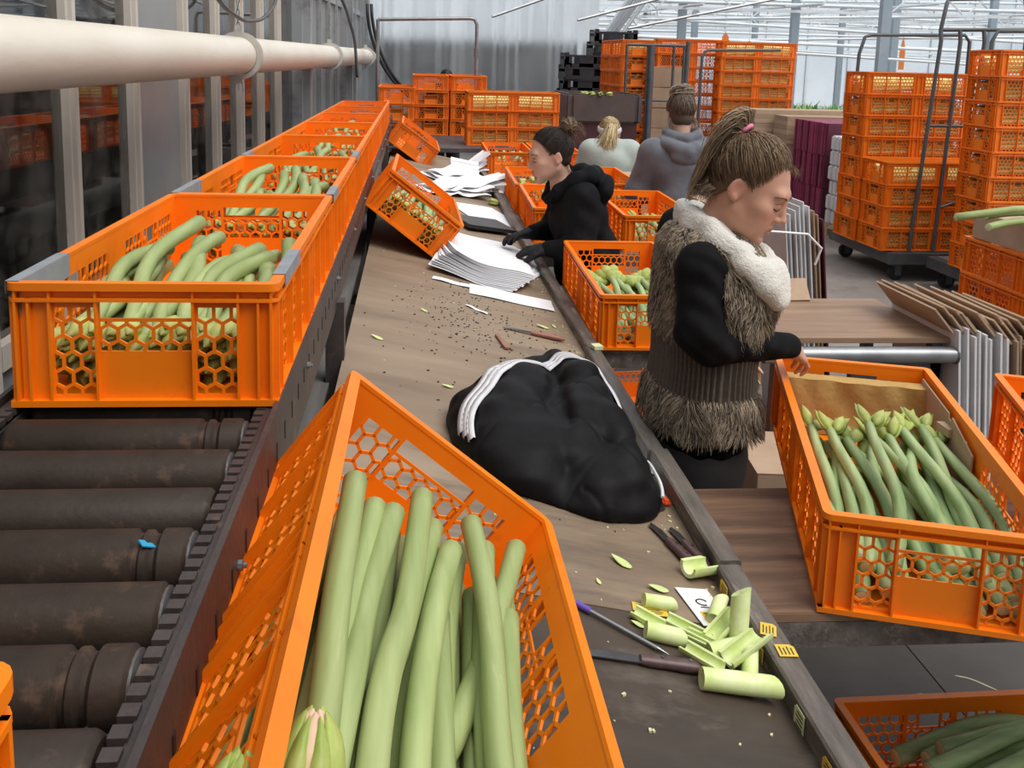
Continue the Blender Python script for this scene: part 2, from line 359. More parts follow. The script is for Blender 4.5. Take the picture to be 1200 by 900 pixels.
# plastic sheeting across the back of the shed
def sheet(name,x0,x1,y,z0,z1,folds,amp,mat_,label,tilt=0,pull=0):
    nx,nz=150,26; vs=[]; r=random.Random(len(name)+int(x0*10)); ph=[r.uniform(0,6) for _ in range(6)]
    for j in range(nz+1):
        w=j/nz
        for i in range(nx+1):
            u=i/nx; x=x0+(x1-x0)*u + pull*(1-w)*(.5-u)*.6
            f=sum(math.sin(u*folds*(k+1)*2.1+ph[k]+w*(.9 if k%2 else -1.2))/(k+1) for k in range(5))
            g=max(0,math.sin(u*9+ph[5]))**4*math.sin(u*130+w*3)
            vs.append((x+tilt*w, y+amp*f*(.4+.6*(1-abs(w-.5)))+amp*.5*g, z0+(z1-z0)*w))
    fs=[(j*(nx+1)+i,j*(nx+1)+i+1,(j+1)*(nx+1)+i+1,(j+1)*(nx+1)+i) for j in range(nz) for i in range(nx)]
    o=MB().add(vs,fs).build(name,mat_,smooth=True,fix=False); tag(o,label,'plastic sheet'); return o
sheet('plastic_curtain',-.85,2.75,13.6,.02,4.2,13,.11,'film','wide clear plastic curtain hanging across the back of the shed')
# gathered drape at its right edge
b=MB()
for k in range(9):
    t=np.linspace(0,1,14); x=3.75-1.6*t**.75+.05*math.sin(k*1.7)+.035*k*(1-t*.3); y=13.35+.05*np.sin(t*5+k)+.02*k; z=3.3-2.35*t
    b.tube(np.stack([x,y,z],1),.035+.012*(k%3),7,flat=.5)
tag(b.build('gathered_drape','film',smooth=True),'bundled plastic drape gathered diagonally at the end of the curtain','plastic sheet')
# thin pipe frame in front of it
o=empty('steel_arch',(0,0,0),label='thin steel pipe arch standing behind the far crates',cat='frame')
MB().tube([(-.42,10.9,2.16),(.66,10.9,2.2),(.72,10.9,2.19),(.75,10.9,2.13),(.76,10.9,.9)],.022,8).build('arch','steel',o,smooth=50)
MB().lathe([(.036,0),(.036,.1)],10,c=(.755,10.9,1.75)).build('coupling','steel',o); MB().box(.70,.82,10.85,10.95,.86,.92).build('foot','steel',o)
MB().tube([(-.42,10.9,2.16),(-.42,10.9,.87)],.022,8).build('upright','steel',o)
for k,(a,b_) in enumerate([((1.1,12.9,2.32),(3.2,13.4,3.1)),((2.3,12.8,2.30),(4.6,13.2,2.95)),((3.0,12.7,2.2),(5.5,13.0,2.75))]):
    tag(MB().tube([a,b_],.022,6).build('tie_rod','steel',smooth=50),'thin steel tie rod slanting up in front of the plastic curtain','rod','tie rods at the curtain')
b=MB()
for k,dx in enumerate((0,.05)):
    t=np.linspace(0,1,16); b.tube(np.stack([-.56+dx+.66*t**1.6, 11.16+0*t, 2.35-1.2*t**.8-.08*np.sin(t*3)],1).tolist()+[(.16+dx,11.2,.7),(.18+dx,11.2,.03)],.022,6)
tag(b.build('black_hose','black',smooth=True),'pair of black hoses hanging down beside the last wall column','hose')

# ------------------------------------------------------------------ cream heating pipe on the left
PS=.040
def pipe_x(y): return -1.04+PS*(y-2.39)
ph=empty('heating_pipe_large',(pipe_x(-1.5),-1.5,1.70),label='thick cream painted pipe hung along the glazed side wall',cat='pipe')
RP=.100
b=MB(); n=60
b.tube([(pipe_x(y)-pipe_x(-1.5),y+1.5,.0015*(y+1.5)) for y in np.linspace(-1.5,12.9,30)],RP,32)
b.build('pipe_run','pipe',ph,smooth=50)
for y in (1.3,5.0,8.7,12.4):
    x=pipe_x(y); hg=empty('pipe_hanger',(x,y,1.70+.0015*(y+1.5)),Rz(-PS),label='cream ring hanger with chain carrying the thick pipe',cat='hanger',group='pipe hangers')
    b=MB(); th=np.linspace(0,2*PI,33)
    prof=[(RP+.002,-.022),(RP+.028,-.022),(RP+.028,-.014),(RP+.008,-.012),(RP+.008,.012),(RP+.028,.014),(RP+.028,.022),(RP+.002,.022)]
    vs=[(r*math.cos(t),h,r*math.sin(t)) for t in th[:-1] for r,h in prof]; k=len(prof)
    fs=[(i*k+j,i*k+(j+1)%k,((i+1)%32)*k+(j+1)%k,((i+1)%32)*k+j) for i in range(32) for j in range(k)]
    b.add(vs,fs).build('ring','pipe_ring',hg,smooth=40)
    MB().box(-.018,.018,-.012,.012,RP+.02,RP+.06).build('lug','pipe_ring',hg); MB().box(-.02,.02,-.012,.012,-RP-.05,-RP-.02).build('lug','pipe_ring',hg)
    for j in range(9):
        z=RP+.06+j*.034; tt=np.linspace(0,2*PI,11); a=(j%2)*PI/2
        MB().tube([(.008*math.cos(t)*math.cos(a),.008*math.cos(t)*math.sin(a),z+.021*math.sin(t)) for t in tt],.0032,5,cap=False).build('chain_link','steel',hg,smooth=True)
    for j,dx in enumerate((-.03,.0,.02)): MB().tube([(dx,-.012,-RP-.04),(dx*1.3,-.014,-RP-.075-.01*j)],.004,5).build('wire','steel',hg)
def cable(name,pts,r,label):
    P=np.array(pts,float); t=np.linspace(0,len(P)-1,len(P)*8); 
    Q=np.stack([np.interp(t,range(len(P)),P[:,i]) for i in range(3)],1)
    for _ in range(6): Q[1:-1]=(Q[:-2]+2*Q[1:-1]+Q[2:])/4
    return tag(MB().tube(Q,r,8).build(name,'darksteel',smooth=True),label,'cable')
cable('electric_cable',[(-.98,3.9,2.35),(-.93,4.15,2.05),(-.90,4.5,1.93),(-.90,5.0,1.89),(-.89,5.5,1.92),(-.88,5.95,2.03),(-.87,6.2,2.3)],.011,'grey cable looping down over the thick cream pipe')
cable('electric_cable',[(-1.25,2.2,2.05),(-1.15,2.32,1.93),(-1.12,2.5,1.955),(-1.13,2.8,2.1)],.010,'grey cable sagging above the near end of the pipe')
cable('electric_cable',[(-.83,9.6,2.5),(-.70,9.7,2.2),(-.62,9.8,1.9),(-.6,9.9,1.5)],.016,'dark cable dropping beside the far wall column')
# ------------------------------------------------------------------ crates
CW,CL,CH=.40,.927,.192
def hexbars(u0,u1,v0,v1,cw=.026,ch=.0255,skip=None):
    """edges of a pointy-top honeycomb clipped to a rectangle; returns list of 2-D segments"""
    segs=[]; q=ch*.30
    nr=int((v1-v0)/ch)+3; nc=int((u1-u0)/cw)+3
    for r in range(-1,nr):
        for c in range(-1,nc):
            cx=u0+(c+(.5 if r%2 else 0))*cw; cy=v0+r*ch
            A=(cx,cy+ch*.5+q*.5); Bp=(cx+cw/2,cy+ch*.5-q*.5); D=(cx-cw/2,cy+ch*.5-q*.5)
            E_=(cx+cw/2,cy-ch*.5+q*.5)
            segs += [(A,Bp),(D,A),(Bp,E_)]
    out=[]
    for a,b in segs:
        # Liang-Barsky clip
        t0,t1=0.,1.; dx,dy=b[0]-a[0],b[1]-a[1]; ok=True
        for p,qq in ((-dx,a[0]-u0),(dx,u1-a[0]),(-dy,a[1]-v0),(dy,v1-a[1])):
            if abs(p)<1e-9:
                if qq<0: ok=False;break
            else:
                t=qq/p
                if p<0: t0=max(t0,t)
                else: t1=min(t1,t)
        if ok and t1-t0>1e-3: out.append(((a[0]+dx*t0,a[1]+dy*t0),(a[0]+dx*t1,a[1]+dy*t1)))
    return out
def hexpanel(mb,u0,u1,v0,v1,conv,n,w=.0049,t=.0038,cw=.026):
    for a,b in hexbars(u0,u1,v0,v1,cw): mb.bar(conv(*a),conv(*b),w,t,n)
# wall planes (outer skin of the wall)
WX=CW/2-.013; WY=CL/2-.013; T=.0035
EM=[(-.136,-.074),(.074,.136)]                       # end: two mesh panels, window |x|<.068
SM=[(.052,.163),(.172,.283),(.292,.403)]             # side: three panels per half, mirrored
MZ0,MZ1=.016,.152
def crate_parts(far=False):
    body=MB(); rim=MB(); pan=[]
    # floor: slatted base plate
    body.box(-WX,WX,-WY,WY,.004,.010)
    # end walls as pieces round the openings
    for s in (-1,1):
        y0,y1=sorted((s*WY,s*(WY-T)))
        for a,b in ((-WX,-.136),(-.074,-.068),(.068,.074),(.136,WX)): body.box(a,b,y0,y1,0,CH-.004)
        for a,b in EM: body.box(a,b,y0,y1,0,MZ0); body.box(a,b,y0,y1,MZ1,CH-.004)
        body.box(-.068,.068,y0,y1,0,.084); body.box(-.068,.068,y0,y1,.130,.135); body.box(-.068,.068,y0,y1,.160,CH-.004)
        conv=lambda u,v,y=s*(WY-T/2):(u,y,v)
        for a,b in EM: pan.append((conv,(a,b,MZ0,MZ1),(0,1,0)))
        pan.append((conv,(-.068,.068,.084,.130),(0,1,0)))
        # vertical ribs on the outside of the ends
        for x in (-.187,-.168,-.138,-.071,.071,.138,.168,.187): body.box(x-.0018,x+.0018,min(s*WY,s*(WY+.011)),max(s*WY,s*(WY+.011)),0,.168)
        body.box(-CW/2+.002,CW/2-.002,min(s*WY,s*(WY+.0115)),max(s*WY,s*(WY+.0115)),0,.010)
    for s in (-1,1):
        x0,x1=sorted((s*WX,s*(WX-T)))
        cuts=sorted([(-b,-a) for a,b in SM]+SM)
        e=-WY
        for a,b in cuts:
            body.box(x0,x1,e,a,0,CH-.004); e=b
            body.box(x0,x1,a,b,0,MZ0); body.box(x0,x1,a,b,MZ1,CH-.004)
        body.box(x0,x1,e,WY,0,CH-.004)
        conv=lambda u,v,x=s*(WX-T/2):(x,u,v)
        for k,(a,b) in enumerate(cuts):
            if k in (1,4):   # grip notch in the middle panel of each half
                m=(a+b)/2
                body.box(x0,x1,m-.029,m-.025,.118,MZ1); body.box(x0,x1,m+.025,m+.029,.118,MZ1); body.box(x0,x1,a,b,.114,.118)
                pan.append((conv,(a,b,MZ0,.114),(1,0,0))); pan.append((conv,(a,m-.029,.118,MZ1),(1,0,0))); pan.append((conv,(m+.029,b,.118,MZ1),(1,0,0)))
            else: pan.append((conv,(a,b,MZ0,MZ1),(1,0,0)))
        for y in [t*q for t in (-1,1) for q in (.047,.1675,.2875,.408,.449)]+[-.02,.02]:
            body.box(min(s*WX,s*(WX+.011)),max(s*WX,s*(WX+.011)),y-.0022,y+.0022,0,.168)
        body.box(min(s*WX,s*(WX+.010)),max(s*WX,s*(WX+.010)),-CL/2+.002,CL/2-.002,0,.010)
    # rim: top flange + lower bead, with rounded corners
    def ring(hw,hl,r,iw,z0,z1):
        def loop(hw,hl,r,z):
            P=[]
            for cx,cy,a0 in ((hw-r,hl-r,0),(-hw+r,hl-r,PI/2),(-hw+r,-hl+r,PI),(hw-r,-hl+r,1.5*PI)):
                for k in range(5): a=a0+k*PI/8; P.append((cx+r*math.cos(a),cy+r*math.sin(a),z))
            return P
        ov,iv=[],[]
        L4=[loop(hw,hl,r,z0),loop(hw,hl,r,z1),loop(hw-iw,hl-iw,max(r-iw,.004),z1),loop(hw-iw,hl-iw,max(r-iw,.004),z0)]
        vs=sum(L4,[]); n=20
        rim.add(vs,[(k*n+j,k*n+(j+1)%n,((k+1)%4)*n+(j+1)%n,((k+1)%4)*n+j) for k in range(4) for j in range(n)])
    ring(CW/2,CL/2,.016,.0175,CH-.006,CH)
    ring(CW/2,CL/2,.016,.004,CH-.012,CH-.006)
    ring(CW/2-.001,CL/2-.001,.016,.0125,CH-.029,CH-.024)
    for s in (-1,1):
        for x in (-.138,-.071,.071,.138,-.187,.187): rim.box(x-.0016,x+.0016,min(s*WY,s*(CL/2-.003)),max(s*WY,s*(CL/2-.003)),CH-.024,CH-.006)
        for y in [t*q for t in (-1,1) for q in (.047,.1675,.2875,.408)]: rim.box(min(s*WX,s*(CW/2-.003)),max(s*WX,s*(CW/2-.003)),y-.0018,y+.0018,CH-.024,CH-.006)
    return body,rim,pan
_b,_r,_p=crate_parts()
ME_BODY=_b.mesh('crate_body','orange',fix=False); ME_RIM=_r.mesh('crate_rim','orange',smooth=35)
ME_PAN=[]
for conv,(u0,u1,v0,v1),n in _p:
    mb=MB(); hexpanel(mb,u0,u1,v0,v1,conv,n); ME_PAN.append(mb.mesh('mesh_panel','orange',fix=False))
_all=MB(); _all.add(_b.v,_b.f); _all.add(_r.v,_r.f)
for conv,(u0,u1,v0,v1),n in _p: hexpanel(_all,u0,u1,v0,v1,conv,n,w=.0052,cw=.027)
ME_FAR=_all.mesh('crate_far','orange_far',fix=False)
CRATES={}
def crate(FL, yaw=0, pit=0, rol=0, label='', group=None, far=False, key=None):
    """FL = world position of the rim's front-left corner (looking along +y)"""
    R=Rz(yaw)@Rx(pit)@Ry(rol)
    loc=np.array(FL)+R@np.array([CW/2,CL/2,-CH])
    if far:
        o=link('plastic_crate',ME_FAR,loc=loc,R=R); tag(o,label,'crate',group)
    else:
        o=empty('plastic_crate',loc,R,label,'crate',group)
        link('body',ME_BODY,o); link('rim',ME_RIM,o)
        for m in ME_PAN: link('mesh_panel',m,o)
    if key: CRATES[key]=(o,loc,R)
    return o,loc,R
def crate_at(c, yaw, label, group, far=True, tilt=0, rol=0):
    """c = centre of the crate's base"""
    R=Rz(yaw)@Rx(tilt)@Ry(rol)
    o=link('plastic_crate',ME_FAR,loc=c,R=R); return tag(o,label,'crate',group)

# ---- roller conveyor
CZ=1.72-.341-.192          # roller top
SLOPE=-.005
def cz(y): return CZ+SLOPE*(y-1.34)
cv=empty('roller_conveyor',(-.397,-.6,0),label='rusty roller conveyor carrying the row of orange crates',cat='conveyor')
X0=-.397
RR=.036
for side,xs in (('r',.190),('l',-.218)):
    sgn=1 if side=='r' else -1
    prof=[(.002,.012),(.010,.012),(.010,-.13),(-.02,-.13),(-.02,-.124),(.002,-.124)]
    b=MB(); y0,y1=-.4,9.0
    P=[(xs+sgn*px+(.0 if sgn>0 else 0),pz) for px,pz in prof]
    n=len(P); vs=[(px,0,cz(y0)+pz-.004) for px,pz in P]+[(px,9.4,cz(y1+.0)+pz-.004) for px,pz in P]
    b.add(vs,[(j,n+j,n+(j+1)%n,(j+1)%n) for j in range(n)])
    for z0,dz in ((-.004,.008),): pass
    b.build('side_rail','railsteel',cv,loc=(0,.2,0))
    # toothed strip between rail and rollers
    b=MB(); 
    for k in range(150):
        y=.25+k*.0245
        b.box(xs-.018*sgn-.008,xs-.018*sgn+.008,y,y+.0155,CZ-.012+SLOPE*(y-1.94),CZ-.003+SLOPE*(y-1.94))
    b.box(xs-.002*sgn-.003,xs-.002*sgn+.003,.2,9.6,CZ-.06,CZ-.010); b.box(xs-.0265*sgn-.0015,xs-.0265*sgn+.0015,.2,9.6,CZ-.06,CZ-.016)
    b.box(xs-.006*sgn-.006,xs-.006*sgn+.006,.25,3.9,CZ-.012,CZ-.004); b.build('toothed_strip','railsteel',cv)
    # long bolts on the outer face
    for k in range(12):
        y=.9+k*.7; MB().lathe([(.007,0),(.007,.005),(.0035,.006),(.0035,.010)],8,axis='x',c=(xs+sgn*.010,y,CZ-.06)).build('bolt','steel',cv)
slot=MB().box(-.001,.0015,-.004,.004,-.014,.014).mesh('slot','black')
for k in range(90): link('slot',slot,cv,loc=(.1995,.6+.2+k*.085,CZ-.055+SLOPE*(.2+k*.085-.74)))
rb=MB(); hl=.166
rb.lathe([(.012,-hl-.006),(RR-.006,-hl-.004),(RR-.002,-hl),(RR,-hl+.004),(RR,hl-.062),(RR-.005,hl-.058),(RR-.005,hl-.053),(RR-.0015,hl-.05),(RR-.0015,hl-.044),(RR-.006,hl-.04),(RR-.006,hl-.035),(RR,hl-.030),(RR,hl-.004),(RR-.004,hl),(RR-.012,hl+.003)],20,axis='x')
ME_R1=rb.mesh('roller','rust',smooth=35)
rb=MB().lathe([(.012,-hl-.006),(RR-.006,-hl-.004),(RR,-hl+.004),(RR,hl-.004),(RR-.004,hl),(RR-.012,hl+.003)],20,axis='x'); ME_R2=rb.mesh('roller','rust',smooth=35)
ME_RC=MB().lathe([(RR-.012,0),(RR-.0045,.001),(RR-.0035,.005),(RR-.012,.010),(.014,.012),(.012,.028),(.004,.03)],18,axis='x').mesh('end_cap','roller_end',smooth=40)
ys=[.475,.585,.692,.800,.900,1.009,1.108,1.221]+[1.33+.108*k for k in range(68)]
for k,y in enumerate(ys):
    y=y-.04
    o=link('roller',ME_R1 if k%3!=1 else ME_R2,cv,loc=(-.012,y+.6,cz(y)-RR-.001))
    if k%4==2: o.rotation_euler=(0,0,PI)
    else:
        c=link('end_cap',ME_RC,o,loc=(hl-.002,0,0))
for y in (.2,2.4,4.6,6.8,8.8):
    for x in (-.225,.195):
        b=MB(); b.box(x-.025,x+.025,y+.6-.025,y+.6+.025,0,CZ-.12); b.build('leg','railsteel',cv)
    MB().box(-.2,.17,y+.58,y+.62,.45,.50).build('cross_brace','railsteel',cv)
MB().box(-.21,.18,.3,9.3,CZ-.36,CZ-.345).build('drip_tray','woodgrey',cv)
o=MB().rbox((0,0,0),(.022,.012,.0015),Ry(.5)@Rz(.4)).build('blue_scrap',"bluecloth",loc=(-.285,.955,CZ-.006),R=Rz(.3)); tag(o,'scrap of bright blue film caught between two rollers','scrap')

# ---- crates on the conveyor
for k in range(7):
    y=1.34+k*CL
    crate((-.597,y,1.379+SLOPE*(y-1.34)),0,SLOPE,0,['orange crate at the head of the conveyor row, above the bare rollers','second orange crate of the conveyor row, full of fanned stems','third orange crate of the conveyor row, behind the fanned stems','fourth orange crate along the roller conveyor','fifth orange crate along the roller conveyor','sixth orange crate along the roller conveyor','last orange crate at the far end of the conveyor row'][k],'orange crates in a row on the conveyor',far=k>3,key='c%d'%k)
crate((-.6125,-.452,1.384),0,0,0,'orange crate on the bare rollers, only its rim corner showing','orange crates in a row on the conveyor',key='cn')
# duct tape over the crate joints
tp=MB().add([(0,0,0),(.018,0,0),(.018,.13,0),(0,.13,0),(0,0,-.05),(0,.13,-.03)],[(0,1,2,3),(0,3,5,4)]).mesh('tape_patch','tape')
def tape(key,x,y,ln,inner=.05,side=1):
    o,loc,R=CRATES[key]
    mb=MB(); z=CH+.0012
    xa=side*(CW/2+.001); xb=side*(CW/2-.019)
    mb.add([(xa,y,z),(xb,y,z),(xb,y+ln,z),(xa,y+ln,z),(xb,y,z-inner),(xb,y+ln,z-inner*.7),(xa,y,z-.02),(xa,y+ln,z-.022)],[(0,1,2,3),(1,4,5,2),(0,3,7,6)])
    mb.build('tape_patch','tape',o)
tape('c0',0,-.455,.20,.055,-1); tape('c0',0,-.40,.19,.004,1); tape('c1',0,-.46,.25,.06,-1); tape('c1',0,-.46,.16,.02,1); tape('c2',0,-.46,.16,.03,-1); tape('c2',0,-.44,.2,.02,1)

# ---- sloping sorting table
TS=(.745-.905)/(.60+.19); 
def tz(x): return .905+TS*(x+.19)
TR=Ry(math.atan(-TS))
tb=empty('sorting_table',(.2,.2,0),label='long sloping plywood sorting table beside the roller conveyor',cat='table')
segs=[(.2,1.40),(1.404,4.05),(4.054,6.5),(6.504,8.5)]
for a,b_ in segs:
    mb=MB(); z0,z1=tz(-.19),tz(.60)
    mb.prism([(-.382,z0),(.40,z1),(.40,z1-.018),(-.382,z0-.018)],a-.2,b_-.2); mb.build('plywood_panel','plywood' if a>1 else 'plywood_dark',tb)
MB().box(-.40,.40,-.0,8.3,.50,.56).build('under_frame','darksteel',tb)
for y in (.5,2.6,4.7,6.8,8.2):
    for x in (-.36,.38): MB().box(x-.03,x+.03,y-.03,y+.03,0,.72 if x>0 else .84).build('leg','darksteel',tb)
lipseg=[(.2,1.545),(1.552,2.05),(2.055,2.86),(2.868,4.3),(4.31,6.4),(6.41,8.5)]
for k,(a,b_) in enumerate(lipseg):
    mb=MB(); dx=(0,.004,-.003,.006,0,0)[k]; zt=.787+(0,.004,.0,-.006,0,0)[k]
    mb.prism([(.385+dx,.70),(.430+dx,.70),(.430+dx,zt-.004),(.426+dx,zt),(.389+dx,zt),(.385+dx,zt-.004)],a-.2,b_-.2)
    mb.build('lip_rail','lip',tb)
MB().box(.43,.434,1.4-.2,2.9,.66,.70).build('edge_strip','lip',tb)

# ---- boards cantilevered from the table, carrying the packing crates
def shelf(name,x0,x1,y0,y1,z,label,m='board',th=.02):
    e=empty(name,((x0+x1)/2,(y0+y1)/2,0),label=label,cat='shelf'); cx,cy=(x0+x1)/2,(y0+y1)/2
    MB().box(x0-cx,x1-cx,y0-cy,y1-cy,z-th,z).build('board',m,e,bevel=.002)
    MB().box(x0-cx,x1-cx-.02,y0-cy,y0-cy+.045,z-th-.05,z-th).build('batten','lip',e); MB().box(x0-cx,x1-cx-.1,y1-cy-.05,y1-cy-.01,z-th-.06,z-th).build('batten','lip',e)
    for y in (y0-cy+.03,y1-cy-.03): MB().box(x0-cx+.01,x0-cx+.05,y-.02,y+.02,0,z-th-.05).build('leg','darksteel',e)
    return e
SZ=.734
_sh=shelf('packing_shelf',.636,1.86,1.47,1.955,SZ,'brown plywood shelf under the crate of budded stems')
for y in (-.2,.2): MB().box(.53,.57,y-.02,y+.02,0,SZ-.07).build('leg','darksteel',_sh)
for k,(x0,x1,lab) in enumerate(((.68,1.50,'dark floor plate under the budded crate, beside the table'),(1.506,2.5,'dark floor plate under the packing table, beyond the seam'))):
    tag(MB().box(-(x1-x0)/2,(x1-x0)/2,-.95,.95,0,.005).build('floor_plate','plate_dark',loc=((x0+x1)/2,1.80,.0)),lab,'mat')  # two thin floor plates, darker than the concrete around them
shelf('packing_shelf',.636,1.06,2.93,3.80,.756,'dark shelf board under the crate beside the fur-vested woman',m='lip')
shelf('packing_shelf',.636,1.49,4.45,6.6,.756,'dark shelf board under the crates beyond the black-hooded woman',m='lip')
shelf('packing_shelf',.636,1.5,7.5,8.55,.756,'dark shelf board at the far end of the packing row',m='lip')
crate((.746,1.469,.928),-.293,0,0,'orange crate of budded stems lined with brown card under the woman’s hand',key='ama')
crate((1.225,1.335,.928),-.36,0,0,'empty orange crate wedged against the crate of budded stems',key='am2')
crate((.636,2.907,.949),-.029,0,0,'orange crate with fat yellow-green buds behind the fur-vested woman',key='r1')
crate((1.085,4.493,.949),-.034,0,0,'orange crate of dark stems in front of the grey-hooded woman',key='r2')
crate((.645,4.70,.949),-.035,0,0,'nearly empty orange crate just past the black-hooded woman’s arms',key='r3')
crate((.655,5.64,.949),-.028,0,0,'orange crate of loose buds beside the black-hooded woman’s face',key='r4')
crate((1.09,5.70,.949),-.03,0,0,'orange crate between the black-hooded and pale green women',key='r5')
crate((.637,7.60,.949),-.018,0,0,'orange crate of buds at the far end of the packing row',far=True,key='r6')
crate((1.06,7.62,.949),-.018,0,0,'far orange crate behind the black-hooded woman’s bun',far=True,key='r7')
# tilted crates leaning on the conveyor rail
crate((-.094,.403,1.272),-.008,-.022,.672,'large tilted orange crate of thick pale stems leaning on the conveyor rail',key='fg')
crate((-.085,3.855,1.249),-.006,-.03,.663,'tilted orange crate leaning on the rail beside the white paper pile',key='t2')
crate((-.088,7.533,1.192),0,.0,.63,'tilted orange crate farthest along the sorting table',far=True,key='t3')
# crates on the floor
_o,_l,_R=crate((.991,1.838,.27),-PI/2+.02,0,0,'orange crate of dark green stems on the floor',key='br')
crate((.90,3.02,.192),.10,0,0,'orange crate on the floor under the shelf, bottom of two',far=True)
crate((.90,3.02,.368),.10,0,0,'orange crate under the shelf, stacked on another crate',far=True)
e=empty('floor_dolly',(_l[0],_l[1],0),_R,label='low dark dolly under the floor crate of green stems',cat='dolly')
MB().box(-.19,.19,-.44,.44,.045,.076).build('deck','woodgrey',e)
for x in (-.16,.16):
    for y in (-.4,.4): MB().lathe([(.022,-.012),(.022,.012)],12,axis='x',c=(x,y,.0225)).build('wheel','black',e)
# ------------------------------------------------------------------ flowers
def two_mat(mb,name,m1,m2,capfaces,smooth=60):
    me=mb.mesh(name,m1,smooth=smooth,fix=False); me.materials.append(M[m2])
    for i in capfaces: me.polygons[i].material_index=1
    return me
def spline(pts,k=6):
    P=np.array(pts,float); n=len(P)
    if n==2:
        t=np.linspace(0,1,k+1)[:,None]; return P[0]*(1-t)+P[1]*t
    out=[]
    for i in range(n-1):
        p0,p1,p2,p3=P[max(i-1,0)],P[i],P[i+1],P[min(i+2,n-1)]
        for j in range(k):
            t=j/k; out.append(.5*((2*p1)+(-p0+p2)*t+(2*p0-5*p1+4*p2-p3)*t*t+(-p0+3*p1-3*p2+p3)*t**3))
    out.append(P[-1]); return np.array(out)
def stalk_mesh(pts,r0,r1,m='stem',n=10):
    mb=MB(); Q=np.array(pts,float); k=len(Q)
    d0=(Q[0]-Q[1]); d0/=np.linalg.norm(d0)
    Q=np.vstack([Q[0]+d0*.0015,Q]); rr=np.concatenate([[r0*.90],np.linspace(r0,r1,k)]); rr[1]*=1.03
    mb.tube(Q,rr,n)
    nf=len(mb.f)
    return two_mat(mb,'stalk',m,'cut_end',[nf-2])
def petal(mb,base,d,up,ln,w,curl=.25,th=.5,col=None):
    """plump pointed bud / bract along d"""
    base=np.array(base,float); d=np.array(d,float); d/=np.linalg.norm(d); up=np.array(up,float); up-=d*(up@d); up/=np.linalg.norm(up)+1e-9
    t=np.array([0,.12,.3,.5,.7,.86,1.]); w_=w*np.array([.35,.7,1,.97,.72,.38,.04])
    P=[base+d*ln*a+up*curl*ln*a*a for a in t]
    mb.tube(P,w_,7,flat=th,col=col)
def bud_mesh(seed,style):
    r=random.Random(seed); mb=MB()
    if style=='open':           # two spread bracts with small buds between, along +y
        for k in range(2):
            s=(-1)**k; petal(mb,(s*.004,0,0),(s*r.uniform(.25,.5),1,r.uniform(-.1,.25)),(s,0,.4),r.uniform(.075,.09),.017,r.uniform(.05,.25),.32)
        for k in range(r.choice((2,3,3))):
            a=r.uniform(-.3,.3); petal(mb,(a*.02,0,.004*k),(a,1,r.uniform(-.15,.35)),(a,0,1),r.uniform(.055,.08),.0135,r.uniform(-.05,.1),.85)
    elif style=='fat':
        for k in range(3):
            a=-.35+.35*k; petal(mb,(a*.02,0,0),(a,1,r.uniform(-.1,.25)),(a,0,1),r.uniform(.085,.10),.026,.04,.8)
        petal(mb,(0,0,-.004),(.1,1,-.2),(0,0,-1),.07,.02,.1,.4)
    else:                       # tight cluster of closed buds
        for k in range(4):
            a=k*PI/2+.4+r.uniform(-.2,.2); d=(.28*math.cos(a),1,.28*math.sin(a)); petal(mb,(.004*math.cos(a),0,.004*math.sin(a)),d,(math.cos(a),0,math.sin(a)),r.uniform(.055,.075),.0165,-.05,.8)
        petal(mb,(0,0,.004),(0,1,.1),(0,0,1),.078,.015,0,.9)
    return mb.mesh('flower_bud','bud',smooth=True,fix=False)
BUDS={s:[bud_mesh(i*3+len(s),s) for i in range(4)] for s in ('open','fat','tight')}
SL=.50
def proto(seed,m):
    r=random.Random(seed); a,b=r.uniform(-.03,.03),r.uniform(-.015,.03)
    t=np.linspace(0,1,9); P=np.stack([a*np.sin(t*PI)+.01*np.sin(t*6+seed),SL*t,b*np.sin(t*PI)],1)
    return stalk_mesh(P,r.uniform(.0135,.016),.0115,m)
PROTO={m:[proto(i,m) for i in range(6)] for m in ('stem','stem_dark')}
def dirR(d,up=(0,0,1)):
    d=np.array(d,float); d/=np.linalg.norm(d); up=np.array(up,float); x=np.cross(d,up); x/=np.linalg.norm(x); z=np.cross(x,d)
    return np.array([x,d,z]).T
def flower(p_cut,p_bud,label,group,m='stem',style='tight',up=(0,0,1),bud=True,rs=1.0):
    p_cut=np.array(p_cut); d=np.array(p_bud)-p_cut; L_=np.linalg.norm(d); k=rng.randrange(6)
    R=dirR(d,up); o=link('cut_amaryllis',PROTO[m][k],loc=p_cut,R=R@np.diag([rs,L_/SL,rs]))
    tag(o,label,'flower stem',group)
    if bud:
        c=link('flower_bud',BUDS[style][rng.randrange(4)],o,loc=(0,SL-.004,0),R=np.diag([1/rs*1.05,SL/L_*1.05,1/rs*1.05])@Ry(rng.uniform(-.6,.6)))
    return o
def in_crate(key,local): 
    o,loc,R=CRATES[key]; return loc+R@np.array(local)
def crate_up(key): return CRATES[key][2]@np.array([0,0,1.])

